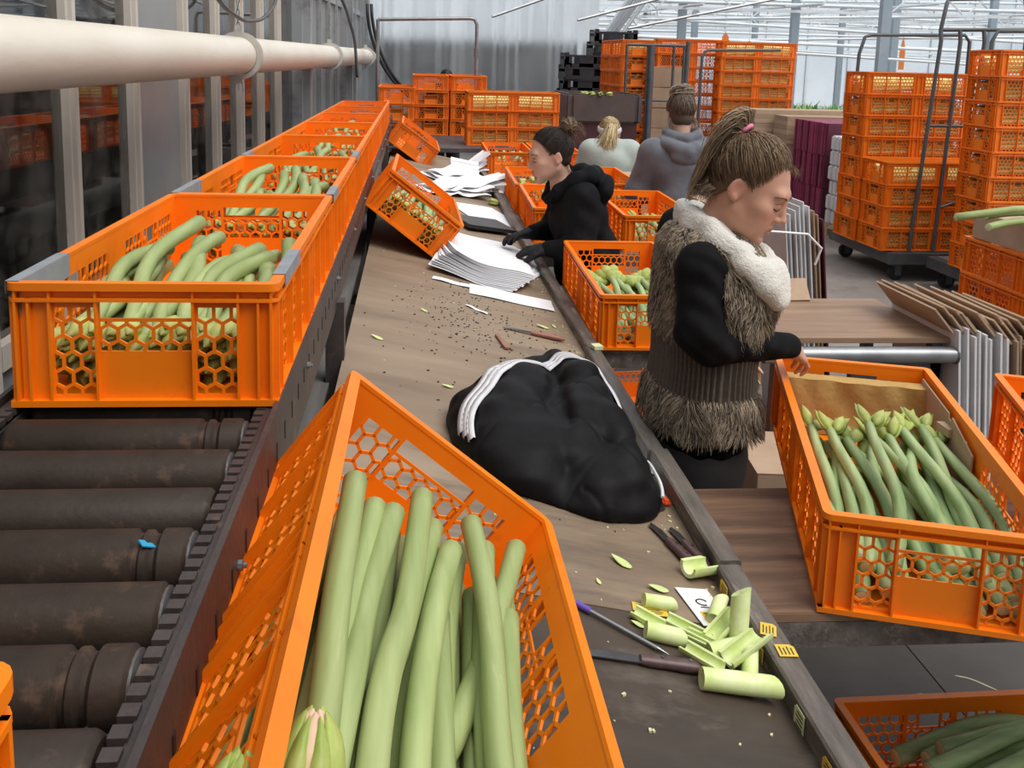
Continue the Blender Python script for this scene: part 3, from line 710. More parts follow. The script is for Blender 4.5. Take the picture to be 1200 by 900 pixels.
# foreground crate: explicit stems, cut ends towards the far end
G='thick pale stems in the tilted crate leaning on the rail'
FG=[[(-.145,.20),(-.143,-.025),(-.134,-.19),(-.13,-.36)],[(-.103,.205),(-.110,.04),(-.119,-.09),(-.12,-.3)],[(-.080,.205),(-.097,.02),(-.11,-.13),(-.115,-.3)],
 [(-.042,.277),(-.057,.03),(-.078,-.10),(-.082,-.20),(-.084,-.36)],[(0,.287),(-.041,.043),(-.073,-.15),(-.08,-.33)],[(.015,.22),(-.021,.032),(-.034,-.16),(-.04,-.36)],
 [(.051,.323),(.065,.13),(.062,-.09),(.055,-.34)],[(.095,.335),(.083,.13),(.072,-.05),(.07,-.33)],[(.148,.376),(.105,.167),(.046,-.035),(.024,-.12),(.0,-.33)],[(.128,.208),(.107,-.06),(.10,-.35)],[(.025,.143),(.022,-.12),(.02,-.36)]]
ZT=[.160,.142,.150,.165,.140,.158,.162,.135,.148,.13,.115]
for i,p in enumerate(FG):
    z=ZT[i]; pts=[(x,y,z+.012*math.sin(3*j+i)*.4-(0.02*j if i in (8,) else .004*j)) for j,(x,y) in enumerate(p)]
    Q=spline(pts,5); W_=np.array([in_crate('fg',q) for q in Q]); o=link('cut_amaryllis',stalk_mesh(W_-W_[0],.0150,.0140,'stem',12),loc=W_[0])
    tag(o,'thick pale green stem lying cut end up in the tilted crate','flower stem',G)
for i in range(20):
    x=-.155+.0165*i+rng.uniform(-.006,.006); z=(.045,.078,.108)[i%3]; y=rng.uniform(.16,.34)+x*.3
    pts=[(x+rng.uniform(-.015,.015)+.02,y,z+.01),(x+.008,y-.2,z),(x,y-.4,z-.004),(x-.01,-.40,z-.008)]
    W_=np.array([in_crate('fg',q) for q in spline(pts,4)]); o=link('cut_amaryllis',stalk_mesh(W_-W_[0],.0145,.0135,'stem',10),loc=W_[0])
    tag(o,'thick pale green stem lying cut end up in the tilted crate','flower stem',G)
# upright flower heads at its near end
def rosette(name,pos,R,label,mats=('bud','bud_pink'),s=1.0):
    e=empty(name,pos,R,label,'flower head'); 
    for k in range(6):
        a=k*2*PI/6; mb=MB(); petal(mb,(.010*math.cos(a),.010*math.sin(a),0),(.45*math.cos(a),.45*math.sin(a),1),(-math.cos(a),-math.sin(a),0),.055*s,.027*s,.50,.42); mb.build('bract',mats[0],e,smooth=True)
    for k in range(3):
        a=k*2*PI/3+.5; mb=MB(); petal(mb,(.008*math.cos(a),.008*math.sin(a),.005),(.16*math.cos(a),.16*math.sin(a),1),(-math.cos(a),-math.sin(a),0),.056*s,.022*s,.25,.75); mb.build('inner_petal',mats[1],e,smooth=True)
    MB().tube([(0,0,-.10),(0,0,.004)],.013,10).build('stalk','stem',e,smooth=50)
    return e
for pos,lab,s,mm in (((-.130,-.272,.135),'green and cream amaryllis bud standing up in the tilted crate',1.1,('bud','bud_pink')),((-.170,-.315,.115),'yellow-green amaryllis bud against the crate side',1.0,('bud','bud')),((-.088,-.292,.125),'pink tipped amaryllis bud beside the green one',.9,('bud_pink','bud_pink'))):
    rosette('amaryllis_bud',in_crate('fg',pos),CRATES['fg'][2]@Ry(-.55)@Rx(-.15),lab,mm,s)

# head of the conveyor row
def fan(key,cuts,lab,grp,m='stem',style='tight',n_low=12,seed=1):
    r=random.Random(seed)
    for x,y,z,bx in cuts:
        flower(in_crate(key,(x,y,z)),in_crate(key,(bx,max(-.352,y-.47),.075+r.uniform(-.01,.02))),lab,grp,m,style,up=crate_up(key),rs=1.08)
    for i in range(n_low):
        x=-.15+.30*(i+.5)/n_low+r.uniform(-.01,.01); z=.028+.032*(i%3)
        flower(in_crate(key,(x+r.uniform(-.02,.02),r.uniform(.0,.12),z+.03)),in_crate(key,(x,-.352+r.uniform(0,.03),z)),lab,grp,m,style,up=crate_up(key))
fan('c0',[(-.105,-.03,.135,-.14),(-.08,-.02,.155,-.12),(-.055,.09,.185,-.07),(-.005,-.02,.165,-.03),(.025,.0,.172,.0),(.095,-.06,.16,.03),(.118,-.09,.15,.06),(.14,-.12,.135,.09),(.138,.05,.150,.125),(-.03,-.05,.12,-.08),(.06,-.03,.13,.04),(-.13,-.1,.11,-.15)],
    'pale green stem fanned out in the crate at the head of the conveyor','stems in the conveyor head crate',n_low=16)
fan('c1',[(-.08,.10,.17,-.12),(-.05,.15,.185,-.09),(-.01,.12,.17,-.03),(.03,.16,.18,.0),(.07,.08,.165,.05),(.11,.05,.155,.08),(.135,.0,.15,.115)],'pale green stem fanned out in the second conveyor crate','stems in the second conveyor crate',n_low=12,seed=2)
fan('c2',[(-.03,.0,.15,-.06),(.02,.08,.165,0),(.06,.1,.16,.05),(.12,.05,.15,.1)],'pale green stem in the third conveyor crate','stems in the third conveyor crate',n_low=10,seed=3)
fan('c3',[(.02,.0,.15,0),(.08,.03,.15,.05)],'pale green stem in the fourth conveyor crate','stems in the fourth conveyor crate',n_low=9,seed=4)
fan('c4',[(.05,.0,.16,.03)],'pale green stem in the fifth conveyor crate','stems in the fifth conveyor crate',n_low=7,seed=5)
fan('t2',[(.02,.05,.11,.05),(.06,.1,.12,.09),(.10,.05,.12,.13)],'green stem in the tilted crate by the paper pile','stems in the tilted crate by the paper',m='stem_dark',n_low=16,seed=6)
# crate of budded stems: heads at the far end
H_=[(-.130,.165,.105,-.165),(-.095,.120,.12,-.10),(-.075,.15,.10,-.14),(-.045,.135,.095,-.03),(-.012,.105,.150,-.055),(.02,.15,.10,.06),(.04,.13,.115,.03),(.075,.16,.125,.10),(.09,.14,.10,.06),(.115,.175,.13,.145),(.145,.14,.115,.165),(-.11,.13,.07,-.12),(-.02,.12,.07,.10),(.06,.12,.07,.12),(.13,.11,.07,.15),(.0,.16,.08,.02),(.10,.15,.085,.12)]
for i,(x,y,z,bx) in enumerate(H_):
    flower(in_crate('ama',(bx,-.40+.02*(i%3),.028+.02*(i%3)+.3*(z-.1))),in_crate('ama',(x,y,z)),'dark green stem with open bracts in the card-lined crate','budded stems in the card-lined crate','stem_dark','open')
for i in range(9):
    x=-.15+.036*i
    flower(in_crate('ama',(x*.9+.02,-.43,.022+.016*(i%2))),in_crate('ama',(x,.05,.03+.02*(i%2))),'dark green stem with open bracts in the card-lined crate','budded stems in the card-lined crate','stem_dark','open')
# foam bolster, card liner
o,loc,R=CRATES['ama']
b=MB(); nx,nz=24,8; vs=[]
for j in range(nz+1):
    for i in range(nx+1):
        u=i/nx; v=j/nz; bumpy=.006*math.sin(u*26)*math.sin(v*7)+.003*math.sin(u*11+v*5)
        vs.append((-.172+.344*u,-.035+bumpy,.012+.150*v))
nf=len(vs); vs+= [(x,.012,z) for x,y,z in vs]
fs=[(j*(nx+1)+i,j*(nx+1)+i+1,(j+1)*(nx+1)+i+1,(j+1)*(nx+1)+i) for j in range(nz) for i in range(nx)]
fs+=[tuple(q+nf for q in f[::-1]) for f in fs]
for i in range(nx): fs+=[(nz*(nx+1)+i,nz*(nx+1)+i+1,nf+nz*(nx+1)+i+1,nf+nz*(nx+1)+i)]
for j in range(nz): fs+=[(j*(nx+1),(j+1)*(nx+1),nf+(j+1)*(nx+1),nf+j*(nx+1)),(j*(nx+1)+nx,nf+j*(nx+1)+nx,nf+(j+1)*(nx+1)+nx,(j+1)*(nx+1)+nx)]
tag(b.add(vs,fs).build('foam_bolster','foamcard',loc=loc+R@np.array([0,.40,0]),R=R,smooth=40),'dented mustard brown foam slab at the end of the budded crate','foam pad')
tag(MB().prism([(-.02,.012),(.415,.012),(.415,.176),(.17,.176),(.165,.165),(.145,.165),(.14,.176),(-.02,.150)],.172,.176,axis='x').build('card_liner','cardboard',loc=loc,R=R),'flat brown card liner along the side of the budded crate','cardboard')
tag(MB().rbox((0,0,0),(.02,.05,.02),Rz(.3)).build('card_scrap','cardboard',loc=loc+R@np.array([.165,.15,.142]),R=R),'tiny folded card tab stuck on the card liner','scrap')
# other packing crates
def bundle(key,heads,lab,grp,style='fat',m='stem_dark',cut=-.42,low=0,seed=0):
    r=random.Random(seed+11)
    for x,y,z in heads: flower(in_crate(key,(x+r.uniform(-.02,.03),cut,z*.35+.01)),in_crate(key,(x,y,z)),lab,grp,m,style,rs=1.05)
    for i in range(low):
        x=-.15+.3*(i+.5)/low; flower(in_crate(key,(x,cut,.025+.03*(i%2))),in_crate(key,(x,r.uniform(-.05,.12),.04+.03*(i%2))),lab,grp,m,style)
bundle('r1',[(-.13,.02,.115),(-.10,.05,.10),(-.07,.06,.13),(-.04,.03,.12),(-.01,.06,.10),(.03,.02,.11),(.06,.05,.12),(.10,.03,.11),(.13,.06,.10)],'dark stem with a fat yellow-green bud behind the fur-vested woman','fat-budded stems in the near packing crate',low=8)
bundle('r2',[(-.12,.0,.09),(-.08,.04,.08),(-.03,.02,.1),(.02,.05,.08),(.07,.0,.09),(.11,.03,.09)],'dark stem in the crate before the grey-hooded woman','stems in the crate before the grey-hooded woman',style='open',low=8,seed=2)
bundle('r4',[(-.1,.1,.12),(-.02,.12,.13),(.06,.08,.12),(.12,.1,.12)],'stem with buds in the crate beside the black-hooded woman','stems beside the black-hooded woman',style='tight',m='stem',cut=-.36,low=8,seed=3)
bundle('r5',[(-.1,.1,.1),(0,.12,.1),(.1,.1,.1)],'stem in the crate between the two standing women','stems between the two women',style='tight',low=5,seed=4)
for x in (-.1,-.03,.05,.12): flower(in_crate('r6',(x,-.3,.1)),in_crate('r6',(x+.02,.1,.12)),'pale stem in the far packing crate','stems in the far packing crate','stem','tight')
# floor crate: stems lying along its length (world x)
for i in range(13):
    y=-.11+.018*i+.01*(i%2); z=.100+.034*(i%3)
    flower(in_crate('br',(.13-.022*i*.9+.02*(i%3),-.36+.02*(i%4),z+.02)),in_crate('br',(.12-.022*i,.16+.03*(i%3),z)),'dark green stem lying in the crate on the floor','stems in the floor crate','stem_dark','tight',rs=1.3)

# ------------------------------------------------------------------ crate stacks, trolleys, pallets
bm_=MB()
for i in range(13):
    x=-.15+.025*i; z=.03+.03*(i%4); bm_.tube([(x,-.40,z),(x+.01*math.sin(i),0,z+.012),(x-.01,.40,z)],.018,6)
ME_BND=bm_.mesh('stem_bundle','yellowgreen',smooth=50)
def stack(FLc,yaw,n,label,group,z0,pitch=.172,fill=True,tilt_top=None,jit=.006,names=None):
    """FLc: xy of the centre of the stack; crates piled one on another"""
    for k in range(n):
        c=(FLc[0]+rng.uniform(-jit,jit),FLc[1]+rng.uniform(-jit,jit),z0+k*pitch)
        lab=(label+', bottom crate') if k==0 else ((label+', top crate') if k==n-1 else label+', stacked between others')
        o=crate_at(c,yaw+rng.uniform(-.01,.01),lab,group)
        if fill:
            s=link('stem_bundle',ME_BND,loc=(c[0],c[1],c[2]+.012),R=Rz(yaw)); tag(s,'bundle of yellow-green stems inside crate of '+group,'stem bundle','stem bundles in '+group,kind='stuff')
def trolley(x0,x1,y0,y1,label,posts,rear=None,z=.25):
    cx,cy=(x0+x1)/2,(y0+y1)/2; e=empty('crate_trolley',(cx,cy,0),label=label,cat='trolley')
    w,d=x1-x0,y1-y0
    b=MB(); b.box(-w/2,w/2,-d/2,-d/2+.05,z-.1,z-.01); b.box(-w/2,w/2,d/2-.05,d/2,z-.1,z-.01); b.box(-w/2,-w/2+.05,-d/2+.05,d/2-.05,z-.1,z-.01); b.box(w/2-.05,w/2,-d/2+.05,d/2-.05,z-.1,z-.01); b.build('base_frame','darksteel',e)
    npl=8
    for k in range(npl): 
        a=-d/2+.05+(d-.1)*k/npl; MB().box(-w/2+.05,w/2-.05,a+.003,a+(d-.1)/npl-.003,z-.03,z).build('plank','woodgrey',e)
    for x in (-w/2+.12,w/2-.12):
        for y in (-d/2+.10,d/2-.10):
            f=MB().box(x-.05,x+.05,y-.035,y+.035,z-.13,z-.1).build('caster','darksteel',e); MB().box(x-.02,x+.035,y-.03,y-.024,.04,z-.13).build('fork','darksteel',f); MB().lathe([(.03,-.02),(.062,-.018),(.062,.018),(.03,.02)],16,axis='y',c=(x,y,.062)).build('wheel','black',f,smooth=40)
    for pts,r in posts: MB().tube(np.array(pts)-np.array([cx,cy,0]),r,8).build('stake','darksteel',e,smooth=50)
    return e
P1=[]
for k,(xb,xt) in enumerate(((4.07,4.17),(4.27,4.33),(4.46,4.53))): P1.append(([(xb,6.98,.2),(xb+.01,6.98,.45),(xt,6.98,1.95),(xt,7.0,2.04)],.016))
P1+=[([(4.17,7.0,2.04),(4.95,7.0,2.06)],.016),([(4.12,6.98,1.28),(4.50,6.98,1.28)],.012),([(4.30,6.98,.62),(4.52,6.98,.70),(4.48,6.98,.3)],.012),
     ([(3.95,7.92,.2),(3.98,7.92,1.85),(4.02,7.92,2.0),(4.08,7.92,2.02),(4.95,7.92,2.04),(5.0,7.92,1.98),(5.02,7.92,.2)],.016),([(4.17,7.0,2.04),(4.2,7.0,2.25),(4.22,7.02,2.28),(4.85,7.02,2.31),(4.9,7.0,2.06)],.016)]
trolley(3.88,5.25,6.93,8.0,'grey stake trolley carrying the orange stack before the carton pallets',P1)
stack((4.275,7.60),PI/2,8,'orange crate on the trolley before the carton pallets','the trolley by the carton pallets',.252,.179)
stack((4.29,7.18),PI/2,4,'orange crate in the front pile of the pallet-side trolley','the front pile of that trolley',.252,.179)
P2=[([(4.42,6.75,.2),(4.44,6.75,1.95),(4.48,6.75,2.03),(5.2,6.75,2.05)],.016),([(4.7,6.75,.2),(4.72,6.75,2.03)],.02)]
trolley(4.15,5.5,5.85,6.85,'grey trolley with the tallest orange stack at the greenhouse aisle',P2)
stack((4.575,6.30),PI/2-.02,9,'orange crate of the tallest pile beside the greenhouse aisle','the trolley at the greenhouse aisle',.252,.179)
# stems laid over a pile just outside the aisle
stack((2.98,3.85),-.03,5,'orange crate of a low pile beside the leaning cartons','the low pile beside the cartons',.0,.176,fill=False)
for k,(a,b_) in enumerate((((2.42,3.80,1.075),(2.92,3.84,1.105)),((2.52,3.72,1.045),(3.0,3.82,1.06)),((2.60,3.86,1.075),(3.1,3.9,1.07)))):
    flower(a,np.array(b_),'loose pale stem sticking out over the low crate pile','loose stems on the low pile','stem','open',rs=1.25)
tag(MB().box(2.80,3.16,3.45,4.25,.90,1.03).build('stem_box','cardboard',bevel=.004),'brown box under the loose stems on the low pile','box')
# rear stacks
stack((4.33,11.35),PI/2-.12,11,'orange crate of the wide rear stack behind the cartons','the wide rear stack',.10,.172)
stack((3.62,11.75),PI/2-.12,11,'orange crate of the narrow rear stack','the narrow rear stack',.13,.172,fill=False)
stack((2.56,10.85),.06,10,'orange crate in the rear cage trolley','the rear cage trolley',.25,.172)
for k,(cx,cy,lab) in enumerate(((4.33,11.35,'low wooden dolly under the wide rear stack'),(3.62,11.75,'low wooden dolly under the narrow rear stack'))):
    e=empty('stack_dolly',(cx,cy,0),label=lab,cat='dolly'); zt=.10+.03*k; MB().box(-.46,.46,-.2,.2,.06,zt).build('deck','woodgrey',e)
    for x in (-.4,.4):
        for y in (-.15,.15): MB().lathe([(.03,-.015),(.03,.015)],10,axis='y',c=(x,y,.03)).build('wheel','black',e)
P3=[([(x,10.30,.2),(x,10.30,1.93)],.017) for x in (2.43,2.68,2.74,2.98,3.10)]+[([(2.43,10.30,1.93),(3.10,10.30,1.93)],.017),([(2.43,10.3,1.3),(3.1,10.3,1.3)],.012),([(3.12,10.30,.2),(3.14,10.30,1.98)],.028),([(2.71,10.28,.2),(2.71,10.28,1.93)],.03)]
trolley(2.30,3.20,10.25,11.5,'steel cage trolley with orange crates and brown boxes at the back',P3)
for k in range(6):
    zc=.25+k*.24; o=empty('carton',(2.98,10.75,zc),Rz(.02*(-1)**k),'brown closed carton piled in the rear cage trolley, '+['bottom one','second up','third up','fourth up','fifth up','top one'][k],'box','cartons in the rear cage trolley')
    MB().box(-.19,.19,-.25,.25,0,.236).build('body','cardboard',o,bevel=.004); MB().box(-.03,.03,-.252,.252,.236,.2375).build('tape_strip','cardedge',o)
P4=[([(3.52,10.95,.1),(3.52,10.95,1.9),(3.55,10.95,1.98),(3.6,10.95,2.0),(4.5,10.95,2.02)],.018)]
e=empty('stake_frame',(3.52,10.95,0),label='dark steel hoop standing between the two rear stacks',cat='frame')
for pts,r in P4: MB().tube(np.array(pts)-np.array([3.52,10.95,.1]),r,8).build('hoop','darksteel',e,smooth=50)
# crates at the end of the sorting line
bt=empty('end_table',(.6,9.9,0),label='dark table at the end of the line under the far crates',cat='table')
MB().box(-.92,1.0,-1.25,1.15,.83,.87).build('top','darksteel',bt)
for x in (-.85,.9):
    for y in (-1.15,1.05): MB().box(x-.03,x+.03,y-.03,y+.03,0,.83).build('leg','darksteel',bt)
stack((1.00,9.15),PI/2,3,'long orange crate stacked sideways at the end of the line','the sideways stack at the line end',.872,.172)
stack((.20,10.55),0,4,'orange crate standing endwise at the line end, near the hoses','the endwise stack near the hoses',.872,.158,fill=False)
stack((.62,10.55),0,4,'orange crate standing endwise at the line end, by the pipe arch','the endwise stack by the pipe arch',.872,.158,fill=False)
crate_at((.22,10.4,1.55),.03,'tilted orange crate perched on the endwise stack','crates perched at the line end',tilt=.0,rol=.0) if False else None
stack((-.18,10.3),0,3,'orange crate low at the line end by the wall column','the low stack by the wall column',.872,.172,fill=False)
# black crate stacks and the big tub
bb=MB(); hw,hl_,hh=.30,.20,.17
for s in (-1,1):
    for a,c in ((-.29,-.2),(-.1,.1),(.2,.29)): bb.box(a,c,min(s*.2,s*.19),max(s*.2,s*.19),0,.15)
    bb.box(-.3,.3,min(s*.2,s*.19),max(s*.2,s*.19),.0,.05); bb.box(-.3,.3,min(s*.205,s*.185),max(s*.205,s*.185),.14,.165)
    bb.box(min(s*.3,s*.29),max(s*.3,s*.29),-.2,.2,0,.10); bb.box(min(s*.305,s*.285),max(s*.305,s*.285),-.2,.2,.14,.165)
    for t in (-1,1): bb.box(s*.27-.03,s*.27+.03,t*.18-.02,t*.18+.02,.0,.195)
bb.box(-.29,.29,-.19,.19,0,.01); ME_BC=bb.mesh('black_crate','blackplastic',fix=False)
for x,y,n,lab in ((2.35,12.55,11,'lower black stack beside the plastic drape'),(2.78,12.7,13,'tall black stack behind the cage trolley'),(3.42,12.6,12,'black stack showing past the narrow orange stack')):
    for k in range(n):
        o=link('black_crate',ME_BC,loc=(x+rng.uniform(-.015,.015),y,k*.165),R=Rz(.1*(k%2))); tag(o,'black crate '+('at the bottom' if k==0 else 'on top' if k==n-1 else 'inside')+' of the '+lab,'crate','black crates in the '+lab)
e=empty('wheeled_tub',(1.97,9.72,0),label='large maroon tub with brown rim beside the far crates',cat='tub')
def ringbox(mb,hw,hd,t,z0,z1):
    for s in (-1,1): mb.box(min(s*hw,s*(hw-t)),max(s*hw,s*(hw-t)),-hd,hd,z0,z1); mb.box(-hw+t,hw-t,min(s*hd,s*(hd-t)),max(s*hd,s*(hd-t)),z0,z1)
    return mb
b=ringbox(MB(),.36,.45,.03,.1,1.10); b.box(-.33,.33,-.42,.42,.1,.13); b.build('body','maroon',e)
ringbox(MB(),.40,.49,.06,1.10,1.40).build('rim','tubbrown',e,bevel=.02)
for x in (-.28,.28):
    for y in (-.36,.36): MB().lathe([(.05,-.02),(.05,.02)],12,axis='y',c=(x,y,.05)).build('wheel','black',e)
for k in range(5): tag(link('bud_waste',BUDS['tight'][k%4],loc=(1.75+.06*k,9.26,1.4),R=Rz(k)),'stray bud lying on the rim of the maroon tub','bud','buds on the tub rim')
# pallets of cartons along the aisle
def pallet(x0,x1,y0,y1,label):
    cx,cy=(x0+x1)/2,(y0+y1)/2; e=empty('wooden_pallet',(cx,cy,0),label=label,cat='pallet'); w,d=x1-x0,y1-y0
    for k in range(6): 
        a=-d/2+d*k/6; MB().box(-w/2,w/2,a+.012,a+d/6-.012,.115,.135).build('deck_board','pallet',e)
    for x in (-w/2+.05,0,w/2-.05):
        MB().box(x-.05,x+.05,-d/2,d/2,.095,.115).build('stringer','pallet',e); MB().box(x-.05,x+.05,-d/2,d/2,0,.018).build('bottom_board','pallet',e)
        for y in (-d/2+.07,0,d/2-.07): MB().box(x-.05,x+.05,y-.06,y+.06,.018,.095).build('block','pallet',e)
pallet(4.25,5.3,8.12,8.95,'pale wooden pallet under the white carton stack'); pallet(4.25,5.3,9.0,9.85,'pale wooden pallet under the purple carton stack'); pallet(4.2,5.3,9.9,10.75,'pale wooden pallet under the brown carton stacks')
def flat_stack(x0,x1,y0,y1,z0,z1,n,name,label,group,m,m2=None,axis='z'):
    for k in range(n):
        a=(z1-z0)*k/n+z0; b_=a+(z1-z0)/n-.0015; j=rng.uniform(-.008,.008)
        cx,cy=(x0+x1)/2+j,(y0+y1)/2+j
        mb=MB().box(-(x1-x0)/2,(x1-x0)/2,-(y1-y0)/2,(y1-y0)/2,0,b_-a)
        o=mb.build(name,m if (k%2==0 or not m2) else m2,loc=(cx,cy,a)); tag(o,label,'carton',group)
# purple: flat cartons standing on edge in three tiers
for t in range(3):
    for k in range(22):
        y=9.03+k*.0365; 
        o=MB().box(0,.95,0,.034 if k%3 else .03,0,.335).build('flat_carton','purple' if k%4 else 'purpledark',loc=(4.27+rng.uniform(-.012,.012),y,.137+t*.340)); tag(o,'thin purple carton standing on edge in the purple pallet stack','carton','purple cartons')
for t in range(6):
    for k in range(9):
        y=8.15+k*.087
        o=MB().box(0,.95,0,.083,0,.148).build('white_carton','cardwhite',loc=(4.27+rng.uniform(-.014,.014),y,.137+t*.151),bevel=.012); tag(o,'bundle of white cartons in the white pallet stack','carton','white cartons')
flat_stack(4.22,5.1,9.92,10.30,.137,1.17,20,'flat_carton','flat brown carton in the lower brown pallet stack','flat cartons, lower stack','cardboard','cardedge')
flat_stack(4.0,5.2,10.34,10.72,.137,1.22,21,'flat_carton','flat brown carton in the taller brown pallet stack','flat cartons, taller stack','cardboard','cardedge')
# packing table behind the fur-vested woman
e=empty('packing_table',(1.66,3.3,0),label='small plywood packing table with a steel pipe along its edge',cat='table')
MB().box(-.36,.31,-.25,.30,.735,.755).build('top','board2',e,bevel=.002)
b=MB().tube([(-.40,-.275,.70),(.315,-.275,.70)],.030,16,cap=False); b.tube([(.315,-.275,.70),(-.40,-.275,.70)],.025,16,cap=False); b.build('edge_pipe','steel',e,smooth=50)
MB().tube([(.312,-.275,.70),(.318,-.275,.70)],.034,12,cap=False).build('pipe_collar','darksteel',e)
for x in (-.32,.27):
    for y in (-.22,.26): MB().box(x-.02,x+.02,y-.02,y+.02,0,.735).build('leg','darksteel',e)
MB().box(-.05,.3,-.24,-.21,.50,.66).build('apron','darksteel',e)
tag(MB().rbox((0,0,0),(.27,.10,.012),Rx(.9)@Rz(.02)).build('card_piece','cardboard',loc=(1.53,3.585,.795)),'folded brown card leaning at the back of the packing table','cardboard')
# leaning flattened cartons at its right
for k in range(17):
    x=2.02+k*.026; white=k<8
    R=Ry(-.10)@Rz(.03*math.sin(k)); h=.80-.004*k+.015*math.sin(k*2.3)
    o=empty('flattened_carton',(x+.03,3.26+.008*math.sin(k*3),0),R,'flattened white-edged carton leaning against the packing table' if white else 'flattened brown carton in the strapped leaning pack','carton','leaning flattened cartons')
    MB().box(-.004,.004,-.26,.20,0,h).build('panel','cardwhite' if white else 'cardedge',o)
    MB().rbox((-.045,-.03,h+.035),(.007,.42,.12),Ry(-.62)).build('flap','cardboard',o)
b=MB().tube([(2.20,2.985,.60),(2.40,2.985,.585),(2.49,2.99,.62),(2.50,3.2,.66)],.006,6); tag(b.build('strap','white'),'white strap round the leaning carton pack','strap')
for k in range(9):
    x=1.78+k*.022; o=empty('flattened_carton',(x+.05,4.15+.006*math.sin(k*2),0),Ry(-.12),'flattened white carton leaning behind the fur-vested woman' if k<6 else 'flattened brown carton leaning behind the fur-vested woman','carton','cartons behind the fur-vested woman')
    MB().box(-.003,.003,-.2,.2,0,1.12-.02*abs(k-4)).build('panel','cardwhite' if k<6 else 'purpledark' if k==8 else 'cardedge',o)
tag(MB().tube([(1.62,3.93,.98),(1.80,3.92,.97),(1.88,3.94,.90),(1.86,3.95,.82)],.006,6).build('strap','white'),'white strap round the cartons behind the fur-vested woman','strap')
# cartons
def carton(c,sz,yaw,label,open_=False):
    o=empty('carton',c,Rz(yaw),label,'box'); w,d,h=sz
    MB().box(-w/2,w/2,-d/2,d/2,0,h).build('body','cardboard',o,bevel=.003)
    MB().box(-w/2,-.002,-d/2,d/2,h,h+.003).build('flap','cardboard',o); MB().box(.002,w/2,-d/2,d/2,h,h+.003).build('flap','cardboard',o)
    return o
carton((1.80,4.78,0),(.46,.40,.985),.05,'tall brown carton standing behind the fur-vested woman’s shoulder')
carton((1.33,2.80,0),(.40,.34,.43),-.1,'brown carton on the floor under the budded crate')
carton((1.66,6.62,.0),(.28,.22,.90),.0,'brown carton between the pale green woman and the far crates')
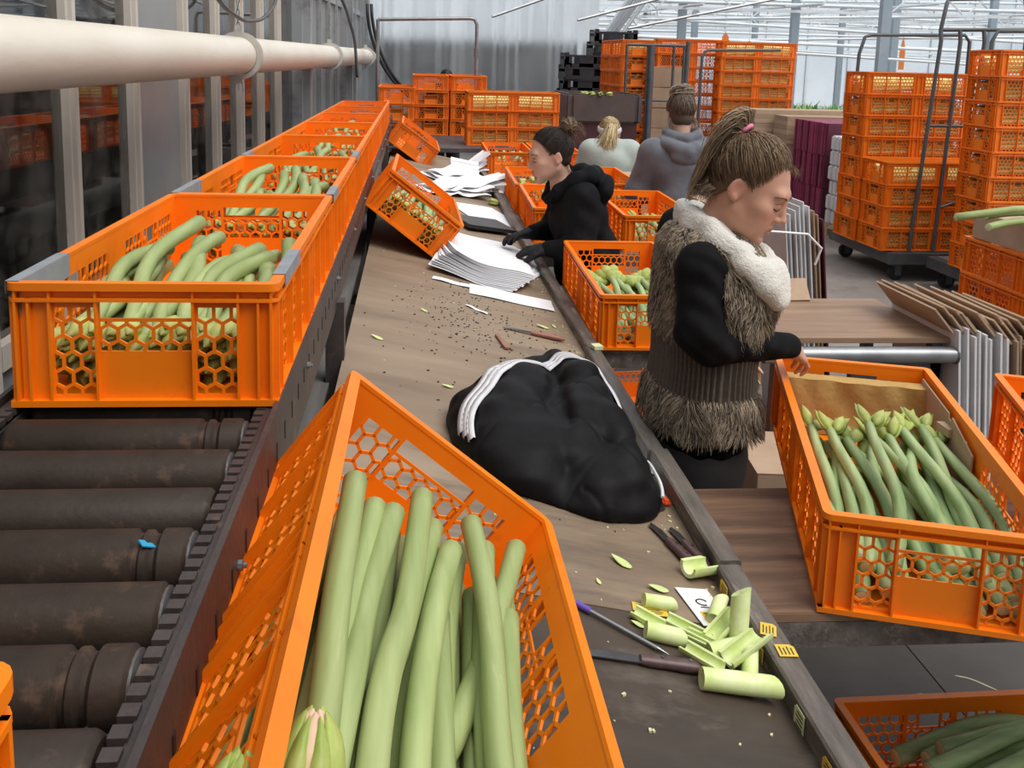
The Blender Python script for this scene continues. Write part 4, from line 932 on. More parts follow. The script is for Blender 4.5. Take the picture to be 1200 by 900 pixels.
# ------------------------------------------------------------------ implicit-surface modelling (for cloth and people)
def unit(v): v=np.array(v,float); return v/(np.linalg.norm(v)+1e-12)
class SDF:
    def __init__(s,lo,hi,h):
        s.lo=np.array(lo,float); s.h=h; n=np.ceil((np.array(hi)-s.lo)/h).astype(int)+1; s.n=n
        s.ax=[(s.lo[i]+h*np.arange(n[i])).astype(np.float32) for i in range(3)]
        s.F=np.full(tuple(n),.5,np.float32)
    def reg(s,lo,hi,pad):
        sl=[]
        for i in range(3):
            a=int(max(0,math.floor((lo[i]-pad-s.lo[i])/s.h))); b=int(min(s.n[i],math.ceil((hi[i]+pad-s.lo[i])/s.h)+1)); sl.append(slice(a,max(a,b)))
        return tuple(sl)
    def comb(s,sl,d,k,mode):
        A=s.F[sl]
        if mode=='add':
            if k<=0: s.F[sl]=np.minimum(A,d)
            else:
                t=np.clip(.5+.5*(A-d)/k,0,1); s.F[sl]=A*(1-t)+d*t-k*t*(1-t)
        else:   # subtract d
            d=-d
            if k<=0: s.F[sl]=np.maximum(A,d)
            else:
                t=np.clip(.5-.5*(A-d)/k,0,1); s.F[sl]=A*(1-t)+d*t+k*t*(1-t)
    def cone(s,a,b,ra,rb,k=.02,mode='add',sq=None):
        a=np.array(a,float); b=np.array(b,float); r=max(ra,rb); sl=s.reg(np.minimum(a,b)-r,np.maximum(a,b)+r,k+3*s.h)
        X=s.ax[0][sl[0]][:,None,None]-a[0]; Y=s.ax[1][sl[1]][None,:,None]-a[1]; Z=s.ax[2][sl[2]][None,None,:]-a[2]
        if X.size==0 or Y.size==0 or Z.size==0: return s
        d=b-a; L2=max(d@d,1e-9); t=np.clip((X*d[0]+Y*d[1]+Z*d[2])/L2,0,1).astype(np.float32)
        q=np.sqrt((X-t*d[0])**2+(Y-t*d[1])**2+(Z-t*d[2])**2)-(ra+(rb-ra)*t)
        s.comb(sl,q.astype(np.float32),k,mode); return s
    def ell(s,c,r,R=None,k=.02,mode='add'):
        c=np.array(c,float); r=np.array(r,float); m=r.max(); sl=s.reg(c-m,c+m,k+3*s.h)
        X=s.ax[0][sl[0]][:,None,None]-c[0]; Y=s.ax[1][sl[1]][None,:,None]-c[1]; Z=s.ax[2][sl[2]][None,None,:]-c[2]
        if X.size==0 or Y.size==0 or Z.size==0: return s
        if R is None: u,v,w=X,Y,Z
        else: u,v,w=[X*R[0,i]+Y*R[1,i]+Z*R[2,i] for i in range(3)]
        k0=np.sqrt((u/r[0])**2+(v/r[1])**2+(w/r[2])**2)+1e-6; k1=np.sqrt((u/r[0]**2)**2+(v/r[1]**2)**2+(w/r[2]**2)**2)+1e-6
        s.comb(sl,(k0*(k0-1)/k1).astype(np.float32),k,mode); return s
    def chain(s,pts,rad,k=.02):
        for i in range(len(pts)-1): s.cone(pts[i],pts[i+1],rad[i],rad[i+1],k)
        return s
    def half(s,n,c,k=.005):      # keep n.p < c
        n=np.array(n,float); d=(s.ax[0][:,None,None]*n[0]+s.ax[1][None,:,None]*n[1]+s.ax[2][None,None,:]*n[2]-c).astype(np.float32)
        s.F=np.maximum(s.F,d); return s
    def at(s,P):
        g=(np.array(P)-s.lo)/s.h; i=np.clip(np.floor(g).astype(int),0,s.n-2); f=g-i; r=0
        for dx in (0,1):
            for dy in (0,1):
                for dz in (0,1):
                    w=(f[:,0] if dx else 1-f[:,0])*(f[:,1] if dy else 1-f[:,1])*(f[:,2] if dz else 1-f[:,2]); r=r+w*s.F[i[:,0]+dx,i[:,1]+dy,i[:,2]+dz]
        return r
    def nets(s,smooth=2):
        F=s.F; I=F<0; n=s.n; c=np.zeros(tuple(n-1),np.int8)
        for dx in (0,1):
            for dy in (0,1):
                for dz in (0,1): c+=I[dx:n[0]-1+dx,dy:n[1]-1+dy,dz:n[2]-1+dz]
        ii,jj,kk=np.nonzero((c>0)&(c<8)); m=len(ii); idx=np.full(tuple(n-1),-1,np.int32); idx[ii,jj,kk]=np.arange(m)
        acc=np.zeros((m,3)); cnt=np.zeros(m); cor=[(0,0,0),(1,0,0),(0,1,0),(1,1,0),(0,0,1),(1,0,1),(0,1,1),(1,1,1)]
        V=[F[ii+a,jj+b,kk+d] for a,b,d in cor]
        for e in ((0,1),(2,3),(4,5),(6,7),(0,2),(1,3),(4,6),(5,7),(0,4),(1,5),(2,6),(3,7)):
            a,b=V[e[0]],V[e[1]]; ms=(a<0)!=(b<0); t=np.where(ms,a/np.where(ms,a-b,1),0); pa,pb=np.array(cor[e[0]],float),np.array(cor[e[1]],float)
            acc+=np.where(ms[:,None],pa+t[:,None]*(pb-pa),0); cnt+=ms
        P=s.lo+s.h*(np.stack([ii,jj,kk],1)+acc/cnt[:,None])
        Q=[]
        for ax in range(3):
            sl0=[slice(1,n[i]-1) for i in range(3)]; sl0[ax]=slice(0,n[ax]-1); sl1=list(sl0); sl1[ax]=slice(1,n[ax])
            A,Bq=I[tuple(sl0)],I[tuple(sl1)]; x=np.nonzero(A!=Bq); fl=A[x]
            o=[np.array(x[i])+(0 if i==ax else 1) for i in range(3)]; u,v=(ax+1)%3,(ax+2)%3
            def g(du,dv):
                q=[o[0].copy(),o[1].copy(),o[2].copy()]; q[u]-=du; q[v]-=dv; return idx[q[0],q[1],q[2]]
            q4=np.stack([g(1,1),g(0,1),g(0,0),g(1,0)],1); q4[~fl]=q4[~fl][:,::-1]; Q.append(q4)
        Q=np.concatenate(Q); Q=Q[(Q>=0).all(1)]
        E=np.concatenate([Q[:,[0,1]],Q[:,[1,2]],Q[:,[2,3]],Q[:,[3,0]]])
        for _ in range(smooth):
            S=np.zeros_like(P); c2=np.zeros(m); 
            for a,b in ((0,1),(1,0)): 
                for d in range(3): S[:,d]+=np.bincount(E[:,a],P[E[:,b],d],m)
                c2+=np.bincount(E[:,a],minlength=m)
            P=.5*P+.5*S/np.maximum(c2,1)[:,None]
        return P,Q
    def build(s,name,mat_,parent=None,colfn=None,smooth=2,disp=None):
        P,Q=s.nets(smooth)
        if disp is not None: P=disp(P)
        o0=np.array(parent.matrix_world.translation) if parent is not None else np.zeros(3)
        me=bpy.data.meshes.new(name); me.vertices.add(len(P)); me.vertices.foreach_set('co',(P-o0).astype(np.float32).ravel())
        me.loops.add(4*len(Q)); me.loops.foreach_set('vertex_index',Q.astype(np.int32).ravel()); me.polygons.add(len(Q)); me.polygons.foreach_set('loop_start',np.arange(0,4*len(Q),4,dtype=np.int32))
        me.update(calc_edges=True); me.polygons.foreach_set('use_smooth',np.ones(len(Q),bool))
        if colfn is not None:
            at=me.color_attributes.new('Col','FLOAT_COLOR','POINT'); c=np.ones((len(P),4),np.float32); c[:,:3]=colfn(P); at.data.foreach_set('color',c.ravel())
        me.materials.append(M[mat_]); me.validate()
        return link(name,me,parent)
def ribbon_mesh(name,paths,widths,mat_,cols=None,parent=None,normal=None,tip=.15,fade=False):
    """many thin 3-sided strands; paths: list of (k,3)"""
    V=[];Fc=[];C_=[]; b=0
    for i,p in enumerate(paths):
        p=np.array(p); k=len(p); T=np.gradient(p,axis=0); T/=np.linalg.norm(T,axis=1)[:,None]+1e-12
        ref=np.array([.3,.5,.81]); U=np.cross(T,ref); U/=np.linalg.norm(U,axis=1)[:,None]+1e-9; W_=np.cross(T,U)
        w=widths[i]*(1-(1-tip)*np.linspace(0,1,k)**2)[:,None]*(np.clip(np.linspace(.3,3,k),0,1)[:,None] if fade else 1.)
        ring=np.stack([p+U*w,p-U*w*.5+W_*w*.87,p-U*w*.5-W_*w*.87],1).reshape(-1,3); V.append(ring)
        j=np.arange(k-1)[:,None]*3+b
        for a in range(3): Fc.append(np.concatenate([j+a,j+(a+1)%3,j+3+(a+1)%3,j+3+a],1))
        if cols is not None: C_.append(np.repeat(np.array(cols[i])[None],3*k,0))
        b+=3*k
    V=np.concatenate(V); Fc=np.concatenate(Fc); o0=np.array(parent.matrix_world.translation) if parent is not None else np.zeros(3)
    me=bpy.data.meshes.new(name); me.vertices.add(len(V)); me.vertices.foreach_set('co',(V-o0).astype(np.float32).ravel())
    me.loops.add(4*len(Fc)); me.loops.foreach_set('vertex_index',Fc.astype(np.int32).ravel()); me.polygons.add(len(Fc)); me.polygons.foreach_set('loop_start',np.arange(0,4*len(Fc),4,dtype=np.int32)); me.update(calc_edges=True)
    me.polygons.foreach_set('use_smooth',np.ones(len(Fc),bool))
    if cols is not None:
        at=me.color_attributes.new('Col','FLOAT_COLOR','POINT'); c=np.ones((len(V),4),np.float32); c[:,:3]=np.concatenate(C_); at.data.foreach_set('color',c.ravel())
    me.materials.append(M[mat_]); me.validate(); return link(name,me,parent)
nrng=np.random.default_rng(5)

# ------------------------------------------------------------------ things on the sorting table
def T(x,y,h=0): return np.array([x,y,tz(x)+h])
RT=Ry(math.atan(-TS))
mat('jacket',(.0045,.0040,.0048),.6,col2=(.0075,.007,.008),scale=40,spec=.16,bump=.06,bscale=90)
mat('stripe',(.72,.72,.74),.6,col2=(.60,.60,.63),scale=30)
mat('lining',(.03,.03,.035),.6)
jk=empty('padded_jacket',T(.33,2.0),label='black padded jacket with three white stripes thrown on the table',cat='jacket')
S=SDF((.02,1.62,.66),(.66,2.5,1.08),.005)
def E_(c,r,rz=0,k=.03,mode='add'): S.ell(T(*c),r,RT@Rz(rz),k,mode)
E_((.235,1.98,.035),(.135,.235,.095),.12); E_((.28,2.14,.06),(.12,.17,.10),-.5); E_((.41,2.06,.055),(.105,.27,.115),-.22,.012); E_((.44,1.86,.03),(.10,.15,.08),-.45,.012)
E_((.16,2.02,.02),(.06,.18,.055),.1); E_((.50,1.80,.015),(.045,.085,.045),-.5); E_((.36,2.32,.045),(.13,.10,.09),.2); E_((.33,1.80,.01),(.14,.07,.035),-.4)
S.chain([T(.40,2.36,.115),T(.425,2.15,.14),T(.455,1.95,.11),T(.475,1.80,.065)],[.04,.055,.055,.04],.012); S.cone(T(.365,2.30,.165),T(.35,1.90,.135),.004,.010,.03,'sub')
# sleeve fold
S.chain([T(.20,2.12,.10),T(.26,2.0,.105),T(.33,1.86,.07)],[.03,.04,.03],.03)
S.half((TS/math.hypot(1,TS),0,-1/math.hypot(1,TS)),(TS*-.19*-1-.905)/math.hypot(1,TS)*1.0+.0 if False else -(.905+TS*.19)/math.hypot(1,TS)-.001)
def jdisp(P):
    g=.0030*np.sin(P[:,1]*23+P[:,0]*31)+.0025*np.sin(P[:,0]*41-P[:,1]*17+1)+.002*np.sin(P[:,2]*70+P[:,1]*60)
    # quilting seams
    q=np.abs(((P[:,1]*.9+P[:,0]*.75)/.16)%1-.5); g-=.0035*np.exp(-((q)/.035)**2)*(P[:,0]>.36); q=np.abs(((P[:,1]*.8-P[:,0]*.7)/.21)%1-.5); g-=.003*np.exp(-((q)/.03)**2)
    Nn=P-np.array([.33,2.0,.72]); Nn/=np.linalg.norm(Nn,axis=1)[:,None]; return P+Nn*g[:,None]
S.build('shell','jacket',jk,smooth=2,disp=jdisp)
def project(P,sdf,off):
    P=np.array(P,float)
    for _ in range(25):
        e=.004; d=sdf.at(P); G=np.stack([sdf.at(P+np.eye(3)[i]*e)-sdf.at(P-np.eye(3)[i]*e) for i in range(3)],1); G/=np.linalg.norm(G,axis=1)[:,None]+1e-9
        P=P-G*(d-off)[:,None]*.7
    return P,G
base=spline([T(.105,1.90,.06),T(.12,1.99,.10),T(.18,2.10,.16),T(.26,2.22,.18),T(.335,2.25,.15),T(.38,2.28,.18),T(.44,2.25,.18),T(.50,2.15,.15),T(.535,2.02,.10)],6)
for s_ in range(3):
    sh=np.array([.004,-.026,.008])*s_
    Pc,G=project(base+sh,S,.006); Tn=np.gradient(Pc,axis=0); Tn/=np.linalg.norm(Tn,axis=1)[:,None]; U=np.cross(G,Tn); U/=np.linalg.norm(U,axis=1)[:,None]
    Pa,_=project(Pc+U*.009,S,.007); Pb,_=project(Pc-U*.009,S,.007); o0=np.array(jk.matrix_world.translation); n=len(Pa)
    MB().add(list(Pa-o0)+list(Pb-o0)+list(Pa-o0-G*.005)+list(Pb-o0-G*.005),[(i,i+1,n+i+1,n+i) for i in range(n-1)]+[(i,2*n+i,2*n+i+1,i+1) for i in range(n-1)]+[(n+i,n+i+1,3*n+i+1,3*n+i) for i in range(n-1)]).build('stripe','stripe',jk,smooth=True)
cf=spline([T(.535,1.93,.05),T(.548,1.86,.055),T(.54,1.79,.04)],6); Pc,G=project(cf,S,.005)
MB().tube(Pc-np.array(jk.matrix_world.translation),.004,6).build('zip','stripe',jk)
# papers
def paper(c,w,d,yaw,label,group,curl=.0,name='paper_sheet',tilt=0,h=0,m='paper',ripple=.004):
    mb=MB(); n=10; r=rng.random()*6; vs=[]
    for j in range(n+1):
        for i in range(n+1):
            u=i/n-.5; v=j/n-.5; vs.append((u*w,v*d,curl*(u+.5)**2+ripple*math.sin(u*9+r)*math.sin(v*6+r)*.5+ripple*.5))
    mb.add(vs,[(j*(n+1)+i,j*(n+1)+i+1,(j+1)*(n+1)+i+1,(j+1)*(n+1)+i) for j in range(n) for i in range(n)])
    nb=len(vs); mb.add([(x,y,z-.0012) for x,y,z in vs],[(j*(n+1)+i,(j+1)*(n+1)+i,(j+1)*(n+1)+i+1,j*(n+1)+i+1) for j in range(n) for i in range(n)])
    o=mb.build(name,m,loc=T(*c,h),R=RT@Rz(yaw)@Rx(tilt),smooth=True,fix=False); return tag(o,label,'paper',group)
# fanned pile of wrapping sleeves
def sleeve(k,n):
    t=k/(n-1); mb=MB(); nu,nv=14,10; vs=[]
    w=.46; d=.62
    for j in range(nv+1):
        for i in range(nu+1):
            u=i/nu; v=j/nv; x=(u-.5)*w*(.8+.25*v); y=(v-.5)*d
            edge=max(0,.35-u)/.35
            z=.007*math.sin(u*7+.15*k)+.018*edge**2*(.6+.4*t)+.008*edge*math.sin(v*7+k*.35)
            vs.append((x,y,z))
    fs=[(j*(nu+1)+i,j*(nu+1)+i+1,(j+1)*(nu+1)+i+1,(j+1)*(nu+1)+i) for j in range(nv) for i in range(nu)]
    nb=len(vs); mb.add(vs,fs); mb.add([(x,y,z-.002) for x,y,z in vs],[f[::-1] for f in fs])
    o=mb.build('paper_sleeve','paper',loc=T(.33+.006*math.sin(k*2.),3.90+.011*k,.010+.0045*k),R=RT@Rz(-.30+.034*k)@Ry(.03+.006*k),smooth=True,fix=False)
    tag(o,'white wrapping sleeve in the fanned pile beside the tilted crate','paper','fanned wrapping sleeves')
for k in range(13): sleeve(k,13)
paper((.40,3.47),.34,.16,-.06,'loose white sheet sliding out under the fanned pile',None,h=.003)
paper((.17,3.52),.17,.05,-.2,'folded white sheet end beside the fanned pile',None,h=.004)
paper((.24,3.18),.10,.016,-.75,'small white paper strip lying before the fanned pile',None,h=.003)
paper((.46,5.45),.34,.62,.32,'single white sheet lying past the black-gloved hands',None,h=.004)
tag(MB().rbox((0,0,0),(.30,.26,.02),Rz(.4)).build('dark_tray','blackplastic',loc=T(.40,4.95,.03),R=RT),'flat black tray under the black-gloved hands','tray')
for k,(x,y,w,d,yaw,c,lab) in enumerate([(.33,6.2,.34,.36,.3,.05,'crumpled white wrapping rolled on the table beyond the sheets'),(.45,6.45,.38,.25,.1,.06,'long folded white wrapping lying across the table'),(.25,6.75,.3,.3,.5,.04,'white wrapping heap next to green trimmings'),(.42,7.25,.26,.3,-.2,.10,'standing white roll of wrapping on the table'),(.50,7.7,.24,.3,.2,.08,'farthest white wrapping on the sorting table'),(.18,6.0,.26,.24,.7,.03,'white wrapping edge by the tilted crate')]):
    for j in range(3): paper((x+.02*j,y+.05*j),w,d*(1-.15*j),yaw+.15*j,lab,'white wrapping: '+lab,c*(j+1)*.6,'wrapping_paper',h=.004+.016*j,ripple=.02)
# rolled tube
b=MB()
for k in range(3):
    t=np.linspace(0,1,8); b.tube(np.stack([.30+.22*t,7.05+.02*k+0*t,[float(T(.30+.22*q,7,.05+.035*k)[2]) for q in t]],1),.045-.006*k,10)
tag(b.build('paper_roll','paper',smooth=50),'bundle of rolled white paper on the far table','paper')
# knives and pen
def knife(hp,tip,label,hl=.115,bl=.12,m='handle',rh=.0115,group=None,h=.012):
    hp=T(*hp,h); tip=T(*tip,.006); d=unit(tip-hp); R=dirR(d,unit(RT@np.array([0,0,1.]))); e=empty('kitchen_knife',hp,R,label,'knife',group)
    t=np.linspace(0,1,9); rr=rh*np.array([.55,.9,1.05,1.1,1.0,.95,1.0,1.0,.75]); MB().tube(np.stack([0*t,t*hl,0*t],1),rr,10,flat=.8).build('handle',m,e,smooth=50)
    MB().prism([(0.0,hl-.005),(.009,hl),(.010,hl+bl*.6),(.002,hl+bl),(-.008,hl+bl*.85),(-.008,hl)],-.0009,.0009,axis='z').build('blade','blade',e)
    for q in (.3,.7): MB().lathe([(.003,-.0005),(.003,.0005)],8,c=(0,hl*q,rh*.86)).build('rivet','blade',e)
    return e
knife((.478,1.262),(.285,1.262),'knife with a long blade and dark wooden handle beside the trimmings',hl=.115,bl=.10)
knife((.553,1.578),(.508,1.730),'dark knife lying against the table lip',hl=.095,bl=.07); knife((.582,1.575),(.548,1.735),'second dark knife wedged beside the table lip',hl=.10,bl=.06,m='handle')
knife((.535,2.985),(.33,3.01),'reddish-handled knife lying near the white papers',hl=.12,bl=.10,m='handle_red')
e=empty('trimming_tool',T(.288,1.386,.008),dirR(T(.405,1.30,.006)-T(.288,1.386,.008)),'thin steel marking tool with a purple end','tool')
MB().tube([(0,.02,0),(0,.145,0)],.0038,8).build('shaft','steel',e,smooth=50); MB().tube([(0,-.004,0),(0,.024,0)],.0058,8).build('cap','purplecap',e,smooth=50); MB().tube([(0,.145,0),(0,.165,0)],[.0038,.001],8).build('tip','blade',e)
# wooden fork of a broken clothes peg
e=empty('wood_splinter',T(.30,2.83,.004),RT@Rz(.1),'splintered strip of wood lying on the table','wood piece')
MB().rbox((0,0,.003),(.016,.13,.006),Rz(.05)).build('strip','handle_red',e); MB().rbox((.014,-.045,.002),(.006,.05,.004),Rz(.3)).build('strip','handle_red',e)
# cut pieces of stem
def piece(p,d,ln,r,label,half=False,h=None,arc=None,m='pith'):
    p=T(*p,(r if h is None else h)); d=unit(d); R=dirR(d,(0,0,1)); mb=MB(); n=14
    a0,a1=(0,2*PI) if not half else (PI*.95,PI*2.05)
    def ringpts(y,ro,slant): return [(ro*math.cos(a0+(a1-a0)*j/n),y+slant*math.cos(a0+(a1-a0)*j/n),ro*math.sin(a0+(a1-a0)*j/n)) for j in range(n+ (1 if half else 0))]
    k=n+(1 if half else 0); sl=r*.6
    ri=r*(.06 if not half else .70)
    rings=[ringpts(0,r,0),ringpts(ln*.5,r*1.02,0),ringpts(ln,r,sl),ringpts(ln-.001,ri,sl*.3),ringpts(ln*.5,ri,0),ringpts(.001,ri,0)]
    vs=sum(rings,[]); fs=[]
    for q in range(6):
        q2=(q+1)%6
        for j in range(n): 
            j2=(j+1)%k if not half else j+1
            fs.append((q*k+j,q*k+j2,q2*k+j2,q2*k+j))
    if half: fs += [(q*k,((q+1)%6)*k,((q+1)%6)*k,q*k)[:0] or (0*k,1*k,4*k,5*k) for q in (0,)]+[(1*k,2*k,3*k,4*k),(k-1,2*k-1,5*k-1,6*k-1)[::-1],(2*k-1,3*k-1,4*k-1,5*k-1)[::-1]]
    o=mb.add(vs,fs).build('stem_offcut',m,loc=p,R=R,smooth=50); return tag(o,label,'stem offcut','stem offcuts by the table lip')
piece((.452,1.228),(.99,-.06,-.12),.115,.0165,'longest cylindrical stem offcut lying lowest in the trimmings')
piece((.392,1.335),(.98,-.12,-.2),.06,.0145,'short round offcut touching the knife handle'); piece((.412,1.425),(.98,.03,-.2),.052,.0125,'short round offcut beside the yellow labels')
piece((.385,1.39),(.75,-.6,-.15),.06,.014,'ragged offcut with a torn end',half=True)
piece((.545,1.325),(.10,.25,.95),.085,.0155,'offcut standing upright against the table lip',h=.02); piece((.50,1.33),(.75,.45,.4),.07,.016,'hollow half offcut leaning on the upright one',half=True,h=.022)
piece((.44,1.385),(.75,-.62,-.1),.085,.014,'half offcut showing its ribbed white inside',half=True,h=.014); piece((.465,1.355),(.7,-.7,0),.08,.013,'long half offcut under the ribbed one',half=True,h=.012)
piece((.505,1.27),(.85,.35,.35),.075,.018,'wide split offcut folded over the pile',half=True,h=.028); piece((.535,1.245),(.3,.8,.35),.05,.013,'small offcut tucked against the lip',h=.016)
piece((.445,1.30),(.6,-.75,0),.075,.014,'flat split offcut over the knife handle',half=True,h=.022); piece((.53,1.40),(.5,.8,.2),.05,.013,'offcut hidden behind the upright one')
piece((.528,1.545),(.85,.35,-.1),.062,.022,'wide pale offcut lying on the white card',half=True,h=.026); piece((.49,1.30),(.9,.1,.1),.06,.016,'stout offcut in the middle of the heap',h=.014)
# labelled card, stickers
e=empty('printed_card',T(.532,1.452,.003),RT@Rz(.18),'small white printed card with a yellow square under an offcut','card')
MB().box(-.033,.033,-.055,.055,0,.0012).build('sheet','white',e); MB().box(-.02,.022,-.048,-.016,.0012,.0016).build('yellow_label','sticker',e)
for k in range(4): MB().box(-.015,.012+.004*(k%2),-.044+.007*k,-.041+.007*k,.0016,.0019).build('print_line','ink',e)
tt=np.linspace(.3,5.2,14); MB().tube([(.0+.011*math.cos(t),.012+.009*math.sin(t),.0015) for t in tt],.0016,4).build('emblem','ink',e); MB().box(-.01,.01,-.004,-.001,.0012,.0016).build('print_line','ink',e)
def sticker(c,R,w,h_,label,m='sticker'):
    e=empty('label_sticker',c,R,label,'sticker'); MB().prism([(-w/2,-h_/2),(w/2-.006,-h_/2),(w/2,-h_/2+.006),(w/2,h_/2),(-w/2,h_/2)],0,.0008,axis='z').build('paper',m,e)
    for k in range(4): MB().box(-w*.35,w*(.2+.1*(k%2)),-h_*.32+h_*.2*k,-h_*.25+h_*.2*k,.0008,.0012).build('print_line','ink',e)
sticker(T(.415,1.415,.002),RT@Rz(-.15),.05,.026,'yellow printed labels lying loose before the offcuts'); sticker(T(.43,1.41,.0035),RT@Rz(.1),.045,.024,'second yellow label overlapping the loose labels')
LR=np.array([[0,0,-1.],[1,0,0],[0,-1.,0]])      # faces -x on the lip's inner side
LRX=Ry(-PI/2)@Rz(PI/2)
sticker((.5835,1.50,.763),LRX,.038,.03,'yellow label on the lip beside the white card'); sticker((.604,1.345,.789),Rz(1.2),.034,.026,'yellow label stuck on top of the lip by the offcuts'); sticker((.612,1.29,.789),Rz(1.5),.03,.03,'yellow label hanging over the lip top'); sticker((.5835,1.325,.762),LRX,.03,.025,'yellow label low on the lip behind the offcuts')
sticker((.5835,1.17,.762),LRX,.034,.034,'pale worn label on the inner face of the lip',m='cut_end'); sticker((.5835,1.075,.758),LRX,.034,.032,'yellow label at the near end of the lip')
tag(MB().rbox((0,0,0),(.03,.035,.012),Rz(.2)).build('foam_scrap','cut_end',loc=(.615,2.83,.795)),'pale scrap on the lip corner near the budded crate','scrap')
e=empty('red_lighter',T(.566,1.885,.008),RT@Rz(.15),'small red lighter lying between the jacket and lip','lighter'); MB().box(-.010,.010,-.05,.03,-.006,.006).build('body','redplastic',e,bevel=.004); MB().box(-.009,.009,.03,.045,-.006,.006).build('cap','steel',e)
tag(MB().tube([T(.53,1.83,.006),T(.545,1.80,.008),T(.56,1.815,.006),T(.555,1.83,.006)],.003,6).build('wire_clip','ink'),'little black clip beside the red lighter','clip')
paper((.555,2.09),.12,.20,.35,'blank white card sticking out under the jacket',None,h=.004)
paper((.205,1.86),.05,.03,.4,'white slip half under the jacket by the crate',None,h=.004)
# petals and crumbs
fl_=MB(); petal(fl_,(0,0,0),(0,1,.05),(0,0,1),.045,.013,.1,.12); ME_FLK=fl_.mesh('petal_flake','pith',smooth=True)
for k,(x,y,a,s,lab) in enumerate([(.42,1.545,.9,1,'large pale petal flake between jacket and offcuts'),(.475,1.487,1.6,.9,'pale petal flake near the white card'),(.40,1.36,1.3,.6,'thin flake beside the steel tool'),(.345,1.47,.3,.35,'small crumb of stem on the bare table'),(-.08,2.62,1.2,.9,'thin flake near the conveyor side'),(.12,2.33,1.8,.8,'pale flake before the tilted crate'),(.06,3.02,1.0,.7,'brownish flake on the tan plywood'),(.50,3.12,1.5,1.1,'pale sliver beside the red-handled knife'),(.53,3.15,.4,.6,'stub of pale stem beside the red-handled knife')]):
    o=link('petal_flake',ME_FLK,loc=T(x,y,.003),R=RT@Rz(a)@np.diag([s,s,s])); tag(o,lab,'petal')
cr=MB()
for k in range(420):
    y=rng.uniform(1.0,5.5); x=rng.gauss(.3,.22) if k%2 else rng.gauss(.56,.02)
    if not -.15<x<.575: continue
    s=rng.uniform(.0015,.0045); p=T(x,y,s*.5); cr.rbox(p,(s*1.6,s,s),Rz(rng.random()*6))
tag(cr.build('plant_crumbs','crumb'),'tiny pale crumbs of plant waste scattered over the table','crumbs',kind='stuff')
cr=MB()
for k in range(520):
    y=rng.gauss(3.05,.25) if k%3 else rng.uniform(1.6,4.5); x=rng.gauss(.22,.14)
    if not -.15<x<.57: continue
    s=rng.uniform(.0012,.004); cr.rbox(T(x,y,s*.5),(s*1.8,s,s),Rz(rng.random()*6))
tag(cr.build('soil_crumbs','soil'),'dark soil crumbs scattered over the plywood','soil',kind='stuff')
for k in range(7):
    x,y=(.30+.05*k,6.35+.04*(k%3)) if k<4 else (.52+.03*(k-4),5.95)
    tag(link('green_trimming',BUDS['tight'][k%4],loc=T(x,y,.02),R=RT@Rz(k*1.3)),'pale green bud trimming lying among the white wrapping','trimming','trimmings on the far table')
for k in range(5): # litter on the floor
    o=MB().tube(spline([(1.35+.22*k,2.15+.1*(k%2),.004),(1.39+.22*k,2.17+.06*(k%3),.006),(1.44+.22*k,2.18,.004)],5),.0025 if k!=3 else .009,5,flat=.4).build('floor_litter','crumb'); tag(o,'thin pale strip of plant waste on the dark floor','litter','litter on the floor')
# ------------------------------------------------------------------ people
mat('skin',(1,1,1),.48,vcol=True,spec=.4,sub=.0)
mat('hair',(1,1,1),.5,vcol=True,spec=.3)
mat('fur',(1,1,1),.7,vcol=True,spec=.2)
mat('knit',(.085,.066,.050),.85,col2=(.12,.095,.075),scale=90)
mat('vestbase',(.050,.040,.032),.9)
mat('fleece',(.66,.63,.57),.9,col2=(.74,.71,.66),scale=80,bump=.4,bscale=220,sheen=.3)
mat('blackcloth',(.0050,.0048,.0055),.8,col2=(.008,.0078,.0088),scale=30,spec=.12,bump=.08,bscale=160)
mat('blackhood',(.0050,.0055,.0068),.8,col2=(.0085,.009,.0105),scale=18,spec=.12,bump=.1,bscale=60)
mat('greyhood',(.105,.112,.135),.85,col2=(.135,.143,.168),scale=14,sheen=.15,bump=.2,bscale=40)
mat('greenhood',(.34,.40,.37),.85,col2=(.40,.46,.43),scale=14,sheen=.15,bump=.2,bscale=40)
mat('trousers',(.035,.035,.036),.8,col2=(.050,.049,.049),scale=12,bump=.2,bscale=30)
mat('denim',(.03,.035,.05),.8,col2=(.045,.05,.07),scale=12)
mat('shoe',(.02,.02,.02),.5)
mat('band_pink',(.70,.20,.32),.6)
mat('band_grey',(.55,.54,.53),.7)
mat('glove',(.008,.008,.009),.6,spec=.2,col2=(.02,.02,.022),scale=30,bump=.2,bscale=80)
mat('lash',(.018,.012,.010),.6)
mat('brow',(.075,.045,.03),.7)
def frame(f,up=(0,0,1),roll=0):
    f=unit(f); r=unit(np.cross(f,up)); u=np.cross(r,f)
    if roll: r,u=r*math.cos(roll)+u*math.sin(roll),u*math.cos(roll)-r*math.sin(roll)
    return np.array([r,f,u]).T
